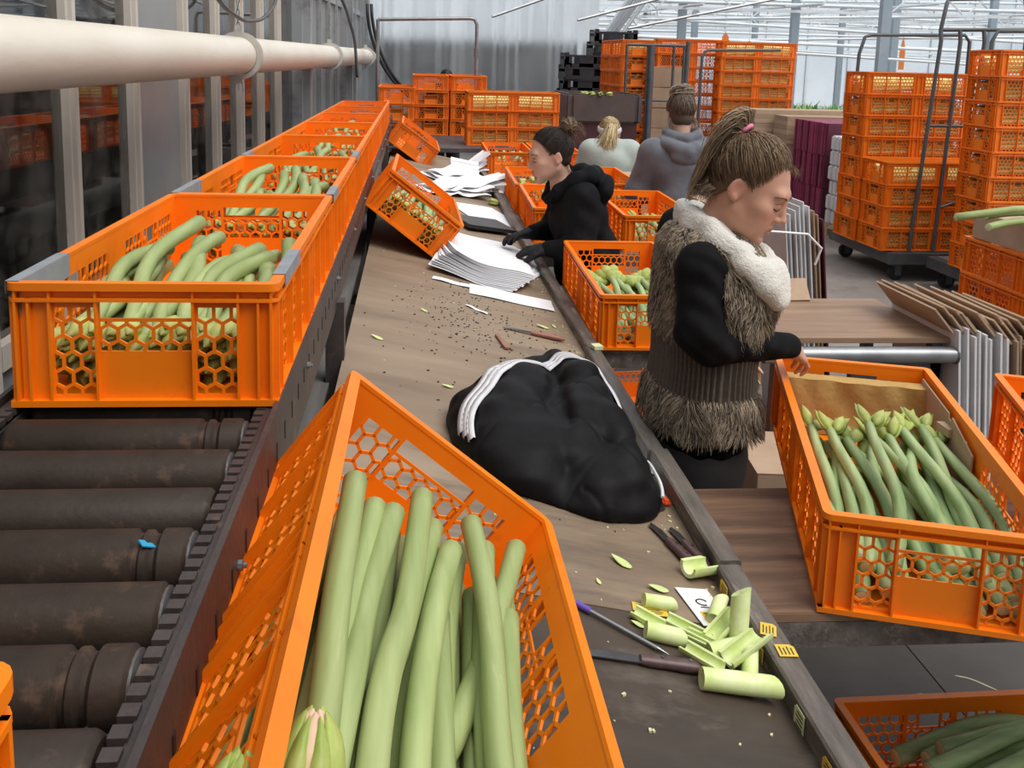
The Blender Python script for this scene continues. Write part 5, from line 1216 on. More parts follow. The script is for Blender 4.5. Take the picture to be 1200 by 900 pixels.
def head_sdf(S,O,R,s=1.0,detail=True):
    W=lambda p:O+R@(np.array(p)*s)
    e=lambda c,r,k=.02,mode='add':S.ell(W(c),np.array(r)*s,R,k*s,mode)
    c=lambda a,b,ra,rb,k=.015,mode='add':S.cone(W(a),W(b),ra*s,rb*s,k*s,mode)
    e((0,-.014,.034),(.074,.094,.088)); e((0,.030,-.022),(.060,.064,.082),.03)
    c((-.050,.0,-.052),(-.016,.064,-.096),.020,.019,.025); c((.050,.0,-.052),(.016,.064,-.096),.020,.019,.025)
    e((0,.073,-.098),(.020,.018,.017),.02)
    for q in (-1,1):
        e((q*.040,.060,-.022),(.024,.024,.022),.025); e((q*.033,.068,-.060),(.022,.020,.026),.025)
    c((-.034,.0785,.026),(.034,.0785,.026),.0125,.0125,.02)
    if detail:
        for q in (-1,1):
            e((q*.031,.104,.004),(.020,.016,.012),.012,'sub'); e((q*.031,.078,.001),(.0150,.0155,.0135),.006)
        c((0,.088,.014),(0,.109,-.027),.0068,.0085,.012); e((0,.109,-.030),(.0090,.0092,.0082),.007)
        for q in (-1,1): e((q*.0108,.0985,-.034),(.0066,.009,.0066),.006)
        c((-.018,.089,-.0615),(.018,.089,-.0615),.0055,.0055,.008); e((0,.095,-.0605),(.011,.0065,.0050),.006)
        e((0,.092,-.0725),(.016,.0085,.0062),.006); c((-.024,.096,-.0668),(.024,.096,-.0668),.0018,.0018,.004,'sub')
        e((0,.088,-.084),(.02,.01,.005),.01,'sub')
    for q in (-1,1):
        Re=R@Rz(q*.35)@Rx(-.12); S.ell(W((q*.075,-.012,-.004)),np.array((.0085,.020,.031))*s,Re,.006*s); S.ell(W((q*.084,-.008,.002)),np.array((.006,.011,.017))*s,Re,.005*s,'sub'); S.ell(W((q*.079,-.006,-.026)),np.array((.006,.009,.010))*s,Re,.005*s)
def hand_sdf(S,Wp,d,palm_n,side,curl=.5,s=1.0,spread=.16,curls=None):
    """hand at wrist Wp pointing along d; palm faces palm_n; side=+1: thumb on the cross(d,palm_n) side"""
    d=unit(d); n=unit(np.array(palm_n)-d*(np.array(palm_n)@d)); x=np.cross(d,n)*side
    P=lambda a,b,c:np.array(Wp)+(d*a+x*b+n*c)*s
    R=np.array([x,d,n]).T
    S.cone(P(-.004,0,0),P(.03,0,0),.0235*s,.025*s,.012); S.ell(P(.052,0,0),np.array((.040,.048,.016))*s,R,.014)
    S.cone(P(.02,.018,.006),P(.075,.028,.004),.016*s,.013*s,.01)
    for i,(b,l) in enumerate(((.030,.072),(.010,.080),(-.010,.075),(-.029,.060))):
        cu=(curls[i] if curls else curl); a=spread*(1.2-.8*i)
        p=P(.088-.005*abs(i-1),b,0); ang=.25*cu; r=.0092-.0006*i
        for k,seg in enumerate((.46,.30,.24)):
            dirn=math.cos(ang)*(d*math.cos(a)+x*math.sin(a))+math.sin(ang)*n; q=p+dirn*l*seg*s; S.cone(p,q,(r-.0008*k)*s,(r-.0008*(k+1))*s,.004); p=q; ang+=cu*.85
    p=P(.030,.032,.006); 
    for k,(l,cc) in enumerate(((.032,.2),(.030,.35),(.024,.5))):
        dirn=unit(d*.80+x*(.55-.3*k)+n*(.25+.2*k)*cc*2); q=p+dirn*l*s; S.cone(p,q,(.0125-.0012*k)*s,(.0115-.0012*k)*s,.006); p=q
def body_sdf(S,J,hands=True,fat=1.0,detail=True):
    O,R=J['head']; s=J.get('hs',1.0)
    head_sdf(S,O,R,s,detail)
    nb=np.array(J['neck']); S.cone(O+R@np.array((0,-.025,-.045)),nb+np.array([0,0,-.02]),.050*fat**.5,.056*fat**.5,.03)
    ch,pl=np.array(J['chest']),np.array(J['pelvis']); ax=J['across']
    Rt=np.array([unit(ax),np.cross([0,0,1.],unit(ax)),[0,0,1.]]).T
    S.ell(ch,(.150*fat,.095*fat,.16),Rt,.05); S.ell((ch+pl)/2,(.125*fat,.085*fat,.20),Rt,.05); S.ell(pl,(.155*fat,.10*fat,.13),Rt,.05)
    S.cone(nb+np.array([0,0,-.03]),J['shR'],.05,.05,.04); S.cone(nb+np.array([0,0,-.03]),J['shL'],.05,.05,.04)
    for q in 'RL':
        S.cone(J['sh'+q],J['el'+q],.048*fat**.5,.037,.03); S.cone(J['el'+q],J['wr'+q],.036,.024,.015)
        if hands and 'hd'+q in J: hand_sdf(S,J['wr'+q],*J['hd'+q])
        S.cone(J['hip'+q],J['kn'+q],.075*fat**.5,.052,.04); S.cone(J['kn'+q],J['an'+q],.05,.035,.02); f=unit(J['face']); f=unit([f[0],f[1],0]); a=np.array(J['an'+q]); S.cone(a+[0,0,-.035],a+f*.13+[0,0,-.045],.034,.026,.02)
def skin_col(J,tone=(.58,.315,.215),lip=(.50,.19,.15),dark_from=None):
    O,R=J['head']; s=J.get('hs',1.0)
    def f(P):
        L=(P-O)@R/s; c=np.tile(np.array(tone),(len(P),1))
        def blend(m,col): 
            nonlocal c
            c=c*(1-m[:,None])+np.array(col)*m[:,None]
        g=lambda cx,cy,cz,r:np.exp(-(((L[:,0]-cx)/r[0])**2+((L[:,1]-cy)/r[1])**2+((L[:,2]-cz)/r[2])**2))
        for q in (-1,1): blend(.40*g(q*.040,.075,-.032,(.02,.03,.016)),(.60,.24,.17)); blend(.45*g(q*.031,.09,.008,(.018,.02,.007)),(.40,.20,.14)); blend(.5*g(q*.08,-.01,0,(.02,.03,.035)),(.60,.25,.18))
        blend(.45*g(0,.115,-.032,(.013,.014,.012)),(.64,.25,.18))
        m=(np.abs(L[:,0])<.0235-.35*np.abs(L[:,2]+.067))&(L[:,1]>.083)&(L[:,2]>-.0785)&(L[:,2]<-.0565); blend(.85*m.astype(float),lip)
        return c
    return f
def strand_cap(name,J,parent,tie,n,colr,start_fn,wave=.003,lift=.004,w=.0012,seed=1,cl=None,rad=(.0768,.0968,.0915),cen=(0,-.014,.036)):
    """hair lying over the scalp, combed from the hairline to the tie point"""
    O,R=J['head']; s=J.get('hs',1.0); r=np.random.default_rng(seed); cen=np.array(cen); rad=np.array(rad); paths=[];W_=[];C_=[]
    td=unit((np.array(tie)-cen)/rad)
    for i in range(n):
        a=start_fn(r); d0=unit((np.array(a)-cen)/rad); om=math.acos(np.clip(d0@td,-1,1)); k=12; t=np.linspace(0,1,k)
        D=(np.sin((1-t)*om)[:,None]*d0+np.sin(t*om)[:,None]*td)/max(math.sin(om),1e-3)
        ph=r.uniform(0,6,3); off=r.uniform(.3,1)*lift*np.sin(t*PI*.9+.15)+.0015; Pn=cen+D*rad*(1+off[:,None]/.09)
        Pn+=wave*np.stack([np.sin(t*9+ph[0]),np.sin(t*8+ph[1]),np.sin(t*7+ph[2])],1)*np.sin(t*PI)[:,None]
        paths.append(O+(Pn*s)@R.T); W_.append(w*r.uniform(.7,1.4)); C_.append(np.array(colr[0])+(np.array(colr[1])-np.array(colr[0]))*r.random()**1.3)
    o=ribbon_mesh(name,paths,W_,'hair',C_,parent,tip=.5,fade=True); o['kind']='stuff'; return o
def free_strands(name,J,parent,gen,n,colr,w=.0012,seed=1,tip=.3):
    O,R=J['head']; s=J.get('hs',1.0); r=np.random.default_rng(seed); paths=[];W_=[];C_=[]
    for i in range(n):
        Pn=spline(gen(r,i),5); paths.append(O+(Pn*s)@R.T); W_.append(w*r.uniform(.7,1.4)); C_.append(np.array(colr[0])+(np.array(colr[1])-np.array(colr[0]))*r.random()**1.3)
    o=ribbon_mesh(name,paths,W_,'hair',C_,parent,tip=tip); o['kind']='stuff'; return o
def hair_cap(J,parent,col,plane=(.80,-.60,.012),zmin=-.075,h=.004,grow=.004,bun=None):
    O,R=J['head']; s=J.get('hs',1.0); S=SDF(O-.20*s,O+.20*s,h); W=lambda p:O+R@(np.array(p)*s)
    S.ell(W((0,-.014,.036)),np.array((.076+grow,.096+grow,.090+grow))*s,R,0); S.ell(W((0,-.03,-.03)),np.array((.062,.066,.055))*s,R,.02)
    n=R@np.array([0,plane[0],plane[1]]); S.half(n,n@O+plane[2]*s); n=R@np.array([0,-.35,-1.]); S.half(n,n@O-zmin*s)
    if bun: 
        for c,r in bun: S.ell(W(c),np.array(r)*s,R,.02)
    return S.build('hair_base','hair',parent,lambda P:np.tile(np.array(col),(len(P),1)),smooth=2)
def face_lines(J,parent,sdf,brow=True,lash=True):
    O,R=J['head']; s=J.get('hs',1.0); o0=np.array(parent.matrix_world.translation); W=lambda p:O+R@(np.array(p)*s)
    def spl(pts,k):
        Q,_=project(spline(pts,k),sdf,.0004); return Q-o0
    for q in (-1,1):
        if lash:
            P=spl([W((q*.0455,.0815,-.0055)),W((q*.038,.0905,-.0085)),W((q*.030,.0935,-.0090)),W((q*.022,.0915,-.0070)),W((q*.0165,.0865,-.0035))],4); MB().tube(P,[.0008]+[.0017]*(len(P)-2)+[.0008],6).build('eyelash','lash',parent,smooth=True)
            P=spl([W((q*.046,.080,.006)),W((q*.038,.0905,.0105)),W((q*.028,.0935,.0105)),W((q*.019,.090,.006))],4); MB().tube(P,.0007,5).build('eyelid_crease','brow',parent)
        if brow:
            P=spl([W((q*.053,.073,.021)),W((q*.044,.086,.0265)),W((q*.031,.0945,.0270)),W((q*.015,.0955,.0215))],4); MB().tube(P,list(np.linspace(.0012,.0032,len(P)-2))+[.003,.0015],6,flat=.6).build('eyebrow','brow',parent,smooth=True)
def shoes(J,parent):
    f=unit(J['face']); f=unit([f[0],f[1],0])
    for q in 'RL':
        a=np.array(J['an'+q]); S=SDF(a-[.22,.22,.1],a+[.22,.22,.06],.009); S.cone(a+[0,0,-.04],a+f*.14+[0,0,-.05],.042,.036,.02); S.cone(a,a+[0,0,-.04],.045,.045,.02); S.half((0,0,-1),0.0); S.build('shoe','shoe',parent)

# ---- woman in the fur vest
Rh=frame((.73,-.53,-.43),roll=.06); ear=np.array([.784,2.115,1.425]); Oh=ear-Rh@np.array((.078,-.012,-.004))
J=dict(head=(Oh,Rh),neck=(.765,2.235,1.29),chest=(.765,2.235,1.16),pelvis=(.770,2.27,.82),across=(.15,-1.,0),face=(1,-.1,0),
  shR=(.705,2.098,1.232),elR=(.694,2.050,1.066),wrR=(.962,2.155,1.018),hdR=((.62,.62,-.48),(.1,.55,-.8),1,.55,1.0,.10,[.35,.6,.75,.85]),
  shL=(.745,2.40,1.27),elL=(.79,2.46,1.05),wrL=(.93,2.48,.92),hdL=((.5,.1,-.8),(0,-1,0),1,.6),
  hipR=(.765,2.185,.80),hipL=(.775,2.355,.80),knR=(.79,2.18,.45),knL=(.79,2.37,.45),anR=(.77,2.18,.08),anL=(.77,2.38,.08))
pw=empty('person',(.77,2.27,0),label='woman in a brown fur vest and white collar reaching to the crate',cat='person')
S=SDF((.56,1.93,0),(1.17,2.66,1.60),.0042); body_sdf(S,J); S.build('body','skin',pw,skin_col(J),smooth=1)
face_lines(J,pw,S)
S=SDF((.55,1.90,.62),(1.05,2.65,1.36),.005)     # black sweater
S.ell((.77,2.25,.80),(.125,.175,.14),None,.03); S.ell((.768,2.24,1.0),(.10,.15,.28),None,.03); S.cone((.765,2.235,1.23),J['shR'],.06,.060,.04); S.cone((.765,2.235,1.25),J['shL'],.06,.062,.04)
elR=np.array(J['elR'])
S.chain([J['shR'],elR+[-.004,0,.02],elR+[.03,.005,-.015],J['wrR']],[.060,.054,.048,.033],.02); S.chain([J['shL'],J['elL'],J['wrL']],[.062,.052,.034],.02)
def wr(P): return P+ (np.sin(P[:,2:3]*85+P[:,0:1]*70+2*np.sin(P[:,1:2]*40))*.0028+np.sin(P[:,0:1]*110-P[:,2:3]*55)*.0022)*unit(np.array([.2,-1,.2]))
S.build('sweater','blackcloth',pw,disp=wr)
S=SDF((.56,2.0,.03),(1.0,2.56,.84),.008)
S.ell((.772,2.27,.70),(.135,.175,.14),None,.03)
for q,y in (('R',2.185),('L',2.36)): S.chain([(.775,y,.70),J['kn'+q],np.array(J['an'+q])+[0,0,.02]],[.095,.075,.065],.03)
S.build('trousers','trousers',pw); shoes(J,pw)
# vest: lofted body, knitted waist, long-haired fur
sec=[(.80,.772,2.255,.137,.193),(.86,.770,2.252,.130,.188),(.905,.770,2.250,.122,.180),(.96,.770,2.245,.118,.176),(1.03,.770,2.240,.121,.178),(1.08,.775,2.236,.130,.184),(1.15,.785,2.232,.138,.188),(1.22,.778,2.232,.130,.180),(1.275,.763,2.235,.108,.165),(1.305,.755,2.238,.085,.12),(1.32,.757,2.238,.062,.085)]
zs=np.array([s_[0] for s_ in sec])
def vest(z,th):
    cx,cy,rx,ry=[np.interp(z,zs,[s_[i] for s_ in sec]) for i in (1,2,3,4)]
    c,s_=np.cos(th),np.sin(th); p=.80
    return np.stack([cx+rx*np.sign(c)*np.abs(c)**p,cy+ry*np.sign(s_)*np.abs(s_)**p,z+0*th],-1)
nth,nz=120,52; ths=np.linspace(0,2*PI,nth,endpoint=False); zz=np.linspace(.812,1.318,nz); V=np.concatenate([vest(np.full(nth,z),ths) for z in zz]); o0=np.array([.77,2.27,0])
vq=MB().add(list(V-o0),[(j*nth+i,j*nth+(i+1)%nth,(j+1)*nth+(i+1)%nth,(j+1)*nth+i) for j in range(nz-1) for i in range(nth)]).build('vest','vestbase',pw,smooth=True)
nth=360; ths=np.linspace(0,2*PI,nth,endpoint=False); zz=np.linspace(.895,1.075,14); V=[]
for z in zz:
    p=vest(np.full(nth,z),ths); c=np.array([.77,2.24,z]); d=p-c; d/=np.linalg.norm(d,axis=1)[:,None]; V.append(p+d*(.003+.0042*np.cos(ths*62))[:,None])
V=np.concatenate(V); MB().add(list(V-np.array([.77,2.27,0])),[(j*nth+i,j*nth+(i+1)%nth,(j+1)*nth+(i+1)%nth,(j+1)*nth+i) for j in range(13) for i in range(nth)]).build('knit_waist','knit',vq,smooth=True)
paths=[];Wd=[];Cl=[]
armA,armB=np.array(J['shR']),np.array(J['elR'])+[-.005,0,.0]
while len(paths)<20000:
    z=nrng.uniform(.812,1.317); th=nrng.uniform(0,2*PI)
    inband=.905<z<1.065
    if inband and not (abs(((th+PI)%(2*PI))-PI-(-.12))<.22 or z>1.05 and nrng.random()<.5): continue
    p=vest(np.array([z]),np.array([th]))[0]; e=1e-3
    tu=vest(np.array([z]),np.array([th+e]))[0]-p; tv=vest(np.array([z+e]),np.array([th]))[0]-p; nrm=unit(np.cross(tu,tv))
    t_=np.clip((p-armA)@(armB-armA)/((armB-armA)@(armB-armA)),.1,1); 
    if np.linalg.norm(p-(armA+t_*(armB-armA)))<.058 and p[1]<2.16: continue
    if p[1]>2.36 and nrng.random()<.6: continue
    ln=nrng.uniform(.020,.036)*(1.25 if z<.9 else 1.0); cl=math.sin(th*9+z*40)*.35+math.sin(z*23-th*5)*.3
    side=unit(np.cross(nrm,[0,0,1.])); d1=unit(nrm*.75+np.array([0,0,-.7])+side*(cl+nrng.normal(0,.25))); d2=unit(nrm*.15+np.array([0,0,-1.])+side*(cl*1.4+nrng.normal(0,.3)))
    paths.append([p,p+d1*ln*.4,p+d1*ln*.55+d2*ln*.25,p+d1*ln*.6+d2*ln*.5]); Wd.append(nrng.uniform(.0007,.0013)); a=np.clip(nrng.random()**1.2+.25*cl,0,1)
    Cl.append(np.array((.085,.064,.046))*(1-a)+np.array((.62,.51,.38))*a)
ribbon_mesh('fur',paths,Wd,'fur',Cl,pw,tip=.25)['kind']='stuff'
# white fleece collar
S=SDF((.64,1.98,1.12),(1.0,2.45,1.44),.0042)
for pts in ([(.715,2.31,1.355),(.705,2.22,1.352),(.735,2.135,1.335),(.790,2.075,1.285),(.845,2.055,1.235),(.880,2.07,1.195)],[(.895,2.085,1.20),(.905,2.13,1.235),(.885,2.17,1.26),(.86,2.24,1.29),(.82,2.32,1.32),(.76,2.345,1.345),(.715,2.31,1.355)]):
    S.chain([np.array(p)+[0,0,-.006] for p in pts],[.018]*len(pts),.02); S.chain([np.array(p)+[.002,-.010,-.036] for p in pts],[.023]*len(pts),.02)
S.ell((.868,2.075,1.215),(.046,.028,.050),Rz(.5),.03)
for pts in ([(.715,2.30,1.345),(.712,2.22,1.345),(.745,2.155,1.325),(.80,2.105,1.28),(.85,2.09,1.235)],[(.86,2.13,1.24),(.85,2.2,1.27),(.81,2.28,1.31),(.75,2.31,1.34)]): S.chain([np.array(p)+[.012,.006,-.012] for p in pts],[.022]*len(pts),.02)
def fz(P): return P+.0005*nrng.normal(size=P.shape)
S.build('collar','fleece',pw,smooth=2,disp=fz)
# hair, high pony tail
HC=((.060,.038,.024),(.36,.235,.135))
hair_cap(J,pw,(.13,.085,.052),plane=(.82,-.57,-.016))
tie=(.0,-.070,.108)
HLA=[0,.6,.9,1.2,1.42,1.62,2.1,PI]
HLP=np.array([(0,.068,.104),(.045,.058,.088),(.062,.046,.062),(.071,.034,.036),(.075,.024,.010),(.077,.0,.030),(.068,-.05,-.055),(0,-.093,-.066)])
def hl1(r):
    a=r.uniform(-PI,PI); x,y,z=[float(np.interp(abs(a),HLA,HLP[:,k])) for k in range(3)]
    x*=1 if a>0 else -1; x+=r.normal(0,.002); y+=r.normal(0,.004); z+=r.normal(0,.005)
    if r.random()<.45: q=r.uniform(.1,.75); x,y,z=[u*(1-q)+v*q for u,v in zip((x,y,z),(0,-.03,.11))]
    return (x,y,z)
strand_cap('hair_strand',J,pw,tie,2400,HC,hl1,wave=.004,lift=.010,w=.0009,seed=3)
def pony(r,i):
    a=r.uniform(0,2*PI); q=r.uniform(.2,1)**.5; o=np.array([math.cos(a),0,math.sin(a)])*.020*q; sp=r.normal(0,1,3)
    L_=r.uniform(.7,1.05)
    return [np.array(tie)+o*.4,np.array([0,-.094,.130])+o*1.6+sp*.004,np.array([sp[0]*.006+.006,-.116*(.6+.4*L_),.118])+o*2.2+sp*.006,np.array([sp[0]*.012+.012,-.124,.060*L_+.01])+o*2.4+sp*.008,np.array([sp[0]*.014+.018,-.112-.008*sp[1],.095-.16*L_])+o*2+sp*.010]
free_strands('pony_tail',J,pw,pony,700,((.08,.05,.03),(.55,.40,.25)),w=.0012,seed=4)
def wisp(r,i):
    if False: a=np.array([.072,.025,.03])+r.normal(0,.006,3); return [a,a+[.010,.012,-.02],a+[.012,.002,-.045]+r.normal(0,.006,3),a+[.014,-.02,-.07]+r.normal(0,.008,3)]
    a=np.array([r.uniform(-.05,.05),.062,.088])+r.normal(0,.005,3); return [a,a+[0,.006,.008],a+[r.normal(0,.008),.014,.006],a+[r.normal(0,.01),.020,-.004]]
free_strands('loose_wisps',J,pw,wisp,36,HC,w=.0004,seed=6)
def nape(r,i):
    a=np.array([r.uniform(.02,.075),-.07+r.normal(0,.01),-.03]); return [a,a+[.002,-.008,-.012],a+[.002,-.012,-.028]+r.normal(0,.005,3),a+[.0,-.010,-.045]+r.normal(0,.008,3)]
free_strands('nape_hair',J,pw,nape,90,((.09,.06,.04),(.45,.34,.22)),w=.0008,seed=8)
th=np.linspace(0,2*PI,20); P=[Oh+Rh@(np.array(tie)+np.array([.020*math.cos(t),-.012+.008*math.sin(t),.008+.020*math.sin(t)])) for t in th]; MB().tube(np.array(P)-np.array([.77,2.27,0]),.0065,8).build('hair_tie','band_pink',pw,smooth=True)

# ---- woman in the black hoodie
Rh=frame((-.965,-.16,-.20),roll=0); ear=np.array([.664,4.06,1.285]); Oh=ear-Rh@np.array((-.078,-.012,-.004))
J=dict(head=(Oh,Rh),neck=(.715,4.15,1.165),chest=(.765,4.16,1.02),pelvis=(.84,4.18,.74),across=(.1,1,0),face=(-1,0,0),
  shL=(.775,4.015,1.105),elL=(.765,3.955,.885),wrL=(.630,4.03,.870),hdL=((-.9,.35,-.15),(.1,.2,-1),1,.5),
  shR=(.755,4.30,1.105),elR=(.70,4.36,.90),wrR=(.585,4.24,.905),hdR=((-.9,-.35,-.1),(.1,-.2,-1),-1,.5),
  hipL=(.84,4.10,.72),hipR=(.84,4.27,.72),knL=(.80,4.10,.40),knR=(.80,4.28,.40),anL=(.86,4.10,.08),anR=(.86,4.28,.08))
pw=empty('person',(.82,4.18,0),label='woman in a black hoodie and dark gloves packing at the table',cat='person')
S=SDF((.38,3.85,0),(1.05,4.5,1.46),.0062); body_sdf(S,J); S.build('body','skin',pw,skin_col(J,(.55,.32,.24)),smooth=1); face_lines(J,pw,S)
S=SDF((.50,3.84,.62),(1.10,4.5,1.26),.0062)
S.ell((.785,4.16,1.0),(.140,.195,.17),None,.04); S.ell((.840,4.18,.78),(.158,.20,.22),None,.04)
S.chain([(.735,4.14,1.10),J['shL'],J['elL'],np.array(J['elL'])+[-.03,.01,-.012],np.array(J['wrL'])+[.0,0,0]],[.07,.074,.068,.060,.038],.03); S.chain([(.735,4.16,1.10),J['shR'],J['elR'],np.array(J['wrR'])],[.07,.074,.062,.038],.03)
S0=S
S.ell((.70,4.145,1.20),(.055,.06,.06),None,.02,'sub')
def wr2(P): return P+(np.sin(P[:,2:3]*60+P[:,0:1]*45)*.003+np.sin(P[:,0:1]*80-P[:,2:3]*30+P[:,1:2]*40)*.002)*np.array([.3,-.9,.2])
S.build('hoodie','blackhood',pw,disp=wr2)
S=SDF((.56,3.92,.98),(.98,4.38,1.30),.006)
S.chain([(.635,4.10,1.085),(.675,4.055,1.135),(.745,4.035,1.185),(.815,4.06,1.205),(.85,4.14,1.20),(.81,4.23,1.20),(.74,4.25,1.18),(.67,4.235,1.13),(.635,4.19,1.085)],[.024,.030,.038,.042,.042,.042,.038,.030,.024],.02); S.ell((.885,4.13,1.125),(.048,.105,.085),Ry(.45),.02); S.ell((.86,4.13,1.05),(.045,.09,.06),Ry(.4),.02)
S.build('hood','blackhood',pw,disp=wr2)
for k,dy in enumerate((-.035,.03)): MB().tube(spline([(.655-.82,4.09+dy-4.18,1.12),(.635-.82,4.085+dy-4.18,1.085),(.638-.82,4.08+dy-4.18,1.03)],5),.004,6).build('drawstring','blackcloth',pw)
S=SDF((.62,3.95,.03),(1.05,4.45,.80),.01); S.ell((.845,4.18,.68),(.135,.18,.13),None,.03)
for q in 'LR': S.chain([np.array(J['hip'+q])+[0,0,-.04],J['kn'+q],np.array(J['an'+q])+[0,0,.02]],[.095,.075,.06],.03)
S.build('trousers','trousers',pw); shoes(J,pw)
for q in 'LR':
    w=np.array(J['wr'+q]); S=SDF(w-[.24,.2,.16],w+[.12,.2,.14],.0045); hand_sdf(S,w,*J['hd'+q]); S.F-=.0035; S.build('glove','glove',pw)
HB=((.010,.007,.006),(.050,.034,.026))
hair_cap(J,pw,(.018,.012,.010),plane=(.80,-.60,-.004),h=.005)
tie=(0,-.085,.105)
strand_cap('hair_strand',J,pw,tie,1100,HB,hl1,wave=.002,lift=.005,w=.0013,seed=5)
def bunn(r,i):
    a=r.uniform(0,2*PI); b=r.uniform(0,2*PI); c=np.array([0,-.108,.118]); R0=.043*r.uniform(.6,1.05); P=[]
    for k in range(6):
        t=a+k*.9; P.append(c+R0*np.array([math.cos(t),math.sin(t)*math.cos(b),math.sin(t)*math.sin(b)])+r.normal(0,.002,3))
    return P
free_strands('bun',J,pw,bunn,300,((.06,.038,.026),(.32,.21,.13)),w=.0022,seed=7)
def nape2(r,i):
    a=np.array([-.05+r.normal(0,.012),-.065,-.04]); return [a,a+[0,-.012,-.022],a+[.002,-.010,-.045]+r.normal(0,.006,3),a+[.0,.006,-.068]+r.normal(0,.008,3)]
free_strands('nape_hair',J,pw,nape2,30,HB,w=.0007,seed=9)
def wispb(r,i):
    a=np.array([0,-.11,.12]); d=unit(r.normal(0,1,3)+[0,-1.2,-.2]); return [a,a+d*.03,a+d*.055+[0,-.006,-.01],a+d*.07+[0,-.008,-.04]]
free_strands('loose_wisps',J,pw,wispb,40,((.10,.06,.04),(.4,.25,.16)),w=.0012,seed=10)

# ---- two women seen from behind
def behind(x,y,top,shz,halfw,label,cloth,haircol,lean,fat,scale=1.0,hood=True):
    hz=top-.135*scale; Rh=frame((.06,1,-.28)); Oh=np.array([x,y+.03,hz]); a=halfw
    J=dict(head=(Oh,Rh),hs=scale,neck=(x,y-.02,shz+.045),chest=(x,y-.02,shz-.12),pelvis=(x,y-.05,shz-.46),across=(1,0,0),face=(0,1,0),
      shR=(x+a-.05,y-.03,shz-.01),shL=(x-a+.05,y-.03,shz-.01),elR=(x+a+.03,y+.02,shz-.26),elL=(x-a-.03,y+.02,shz-.26),wrR=(x+a-.06,y+.24,shz-.27),wrL=(x-a+.06,y+.24,shz-.27),
      hdR=((-.3,1,-.1),(0,0,-1),1,.5),hdL=((.3,1,-.1),(0,0,-1),-1,.5),hipR=(x+.09,y-.05,shz-.48),hipL=(x-.09,y-.05,shz-.48),knR=(x+.1,y-.02,.42),knL=(x-.1,y-.02,.42),anR=(x+.1,y-.06,.08),anL=(x-.1,y-.06,.08))
    pw=empty('person',(x,y,0),label=label,cat='person'); o=np.array([x,y,0])
    S=SDF((x-a-.16,y-.30,0),(x+a+.16,y+.50,top+.03),.009); body_sdf(S,J,fat=fat); S.build('body','skin',pw,skin_col(J,(.55,.33,.25)),smooth=1)
    S=SDF((x-a-.2,y-.34,shz-.66),(x+a+.2,y+.40,shz+.20),.008)
    S.ell((x,y-.03,shz-.10),(a*.93,.135*fat,.17),None,.05); S.ell((x,y-.05,shz-.36),(a*.86,.150*fat,.26),None,.06)
    for q,sg in (('R',1),('L',-1)): S.cone((x,y-.02,shz+.02),J['sh'+q],.072,.082*fat**.5,.05); S.chain([J['sh'+q],J['el'+q],J['wr'+q]],[.086*fat**.5,.074*fat**.5,.042],.04)
    if False: S.chain([(x-.10,y+.02,shz+.10),(x-.095,y-.06,shz+.085),(x-.055,y-.115,shz+.065),(x,y-.135,shz+.05),(x+.055,y-.115,shz+.065),(x+.095,y-.06,shz+.085),(x+.10,y+.02,shz+.10)],[.036,.046,.054,.058,.054,.046,.036],.012); S.ell((x,y-.16,shz-.0),(.12,.055,.075),None,.012)
    else: S.chain([(x-.06,y-.02,shz+.05),(x,y-.055,shz+.06),(x+.06,y-.02,shz+.05)],[.03]*3,.02)
    BODY_S=S
    def w3(P): return P+(np.sin(P[:,2:3]*30+P[:,0:1]*18)*.0025+np.sin(P[:,0:1]*46-P[:,2:3]*26)*.002)*np.array([.1,-1,.0])
    S.build('hoodie' if hood else 'sweatshirt',cloth,pw,disp=w3)
    if False: MB().tube(spline([(-.13,-.07,shz+.04),(-.085,-.195,shz-.035),(0,-.212,shz-.062),(.085,-.195,shz-.035),(.13,-.07,shz+.04)],5),.006,6).build('hood_seam',cloth,pw)
    if hood:
        S=SDF((x-.24,y-.32,shz-.16),(x+.24,y+.16,shz+.24),.006)
        S.chain([(x-.075,y+.06,shz+.135),(x-.098,y-.02,shz+.125),(x-.08,y-.085,shz+.105),(x,y-.115,shz+.09),(x+.08,y-.085,shz+.105),(x+.098,y-.02,shz+.125),(x+.075,y+.06,shz+.135)],[.026,.030,.034,.036,.034,.030,.026],.015)
        S.chain([(x-.125,y-.03,shz+.075),(x-.115,y-.10,shz+.055),(x-.06,y-.150,shz+.03),(x,y-.165,shz+.015),(x+.06,y-.150,shz+.03),(x+.115,y-.10,shz+.055),(x+.125,y-.03,shz+.075)],[.034,.042,.046,.048,.046,.042,.034],.012)
        S.ell((x,y-.165,shz-.015),(.105,.040,.060),None,.015)
        S.build('hood',cloth,pw)
    S=SDF((x-.3,y-.28,.03),(x+.3,y+.25,shz-.38),.012); S.ell((x,y-.05,shz-.52),(a*.8,.14*fat,.14),None,.03)
    for q in 'RL': S.chain([np.array(J['hip'+q])+[0,0,-.04],J['kn'+q],np.array(J['an'+q])+[0,0,.02]],[.105*fat**.5,.08,.065],.03)
    S.build('trousers','denim',pw); shoes(J,pw)
    hair_cap(J,pw,haircol[2],plane=(.80,-.60,.006),zmin=-.095,h=.006); return pw,J
pw,J=behind(1.70,5.62,1.545,1.170,.225,'woman in a grey hoodie with a messy bun, seen from behind','greyhood',((.05,.035,.028),(.42,.33,.24),(.075,.055,.044)),0,1.18,1.08)
strand_cap('hair_strand',J,pw,(0,-.06,.11),900,((.045,.032,.026),(.26,.19,.14)),hl1,wave=.004,lift=.008,w=.0018,seed=12)
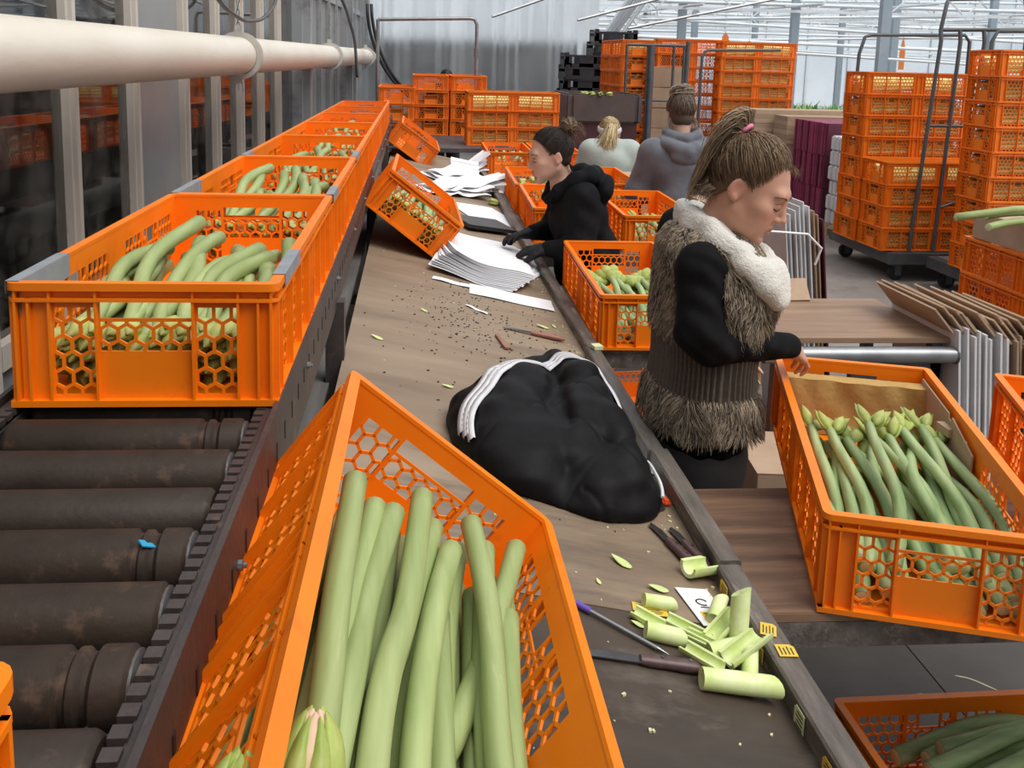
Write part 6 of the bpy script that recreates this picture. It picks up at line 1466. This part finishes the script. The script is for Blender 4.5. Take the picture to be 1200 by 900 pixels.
def mess(r,i):
    a=r.uniform(0,2*PI); b=r.uniform(0,PI); c=np.array([0,-.045,.125]); R0=np.array([.062,.048,.045])*r.uniform(.6,1.1); P=[]
    for k in range(5):
        t=a+k*.8; P.append(c+R0*np.array([math.cos(t),math.sin(t)*math.cos(b),math.sin(t)*math.sin(b)])+r.normal(0,.006,3))
    return P
free_strands('messy_bun',J,pw,mess,380,((.10,.075,.055),(.55,.45,.34)),w=.0024,seed=13)
def side(r,i):
    q=(-1)**i; a=np.array([q*.068,-.03,-.03])+r.normal(0,.008,3); return [a,a+[q*.012,-.01,-.03],a+[q*.010,-.015,-.06]+r.normal(0,.01,3),a+[q*.004,-.01,-.09]+r.normal(0,.01,3)]
free_strands('loose_wisps',J,pw,side,60,((.2,.14,.1),(.5,.4,.3)),w=.0012,seed=14)
pw,J=behind(1.545,6.98,1.300,1.045,.20,'blonde woman in a pale green sweatshirt, seen from behind','greenhood',((.3,.2,.1),(.8,.65,.38),(.40,.28,.15)),0,1.1,1.0,hood=False)
strand_cap('hair_strand',J,pw,(-.01,-.085,.05),800,((.30,.20,.10),(.78,.62,.36)),hl1,wave=.003,lift=.006,w=.0020,seed=15)
def tail(r,i):
    o=r.normal(0,1,3)*np.array([.016,.008,.01]); l=r.uniform(.7,1.1); return [np.array([-.01,-.095,.055])+o*.5,np.array([0,-.125,.03])+o,np.array([-.012,-.135,-.04*l])+o*1.3,np.array([-.03+.02*math.sin(i),-.125,-.11*l])+o*1.6,np.array([-.035+.03*math.sin(i),-.105,-.175*l])+o*1.5]
free_strands('pony_tail',J,pw,tail,420,((.42,.30,.15),(.90,.76,.48)),w=.0024,seed=16)
O,R=J['head']; th=np.linspace(0,2*PI,30); MB().tube([O+R@np.array([.083*math.cos(t),-.012+.10*math.sin(t),.035+.045*math.sin(t)])-np.array([1.545,6.98,0]) for t in th],.012,8,flat=2.0).build('headband','band_grey',pw,smooth=True)
# ---- far worker behind the endwise crates
pw,J=behind(.42,11.45,1.60,1.33,.20,'dark-haired worker half hidden behind the endwise crates','blackcloth',((.01,.008,.007),(.04,.03,.02),(.012,.009,.008)),0,1.0,1.0,hood=False)
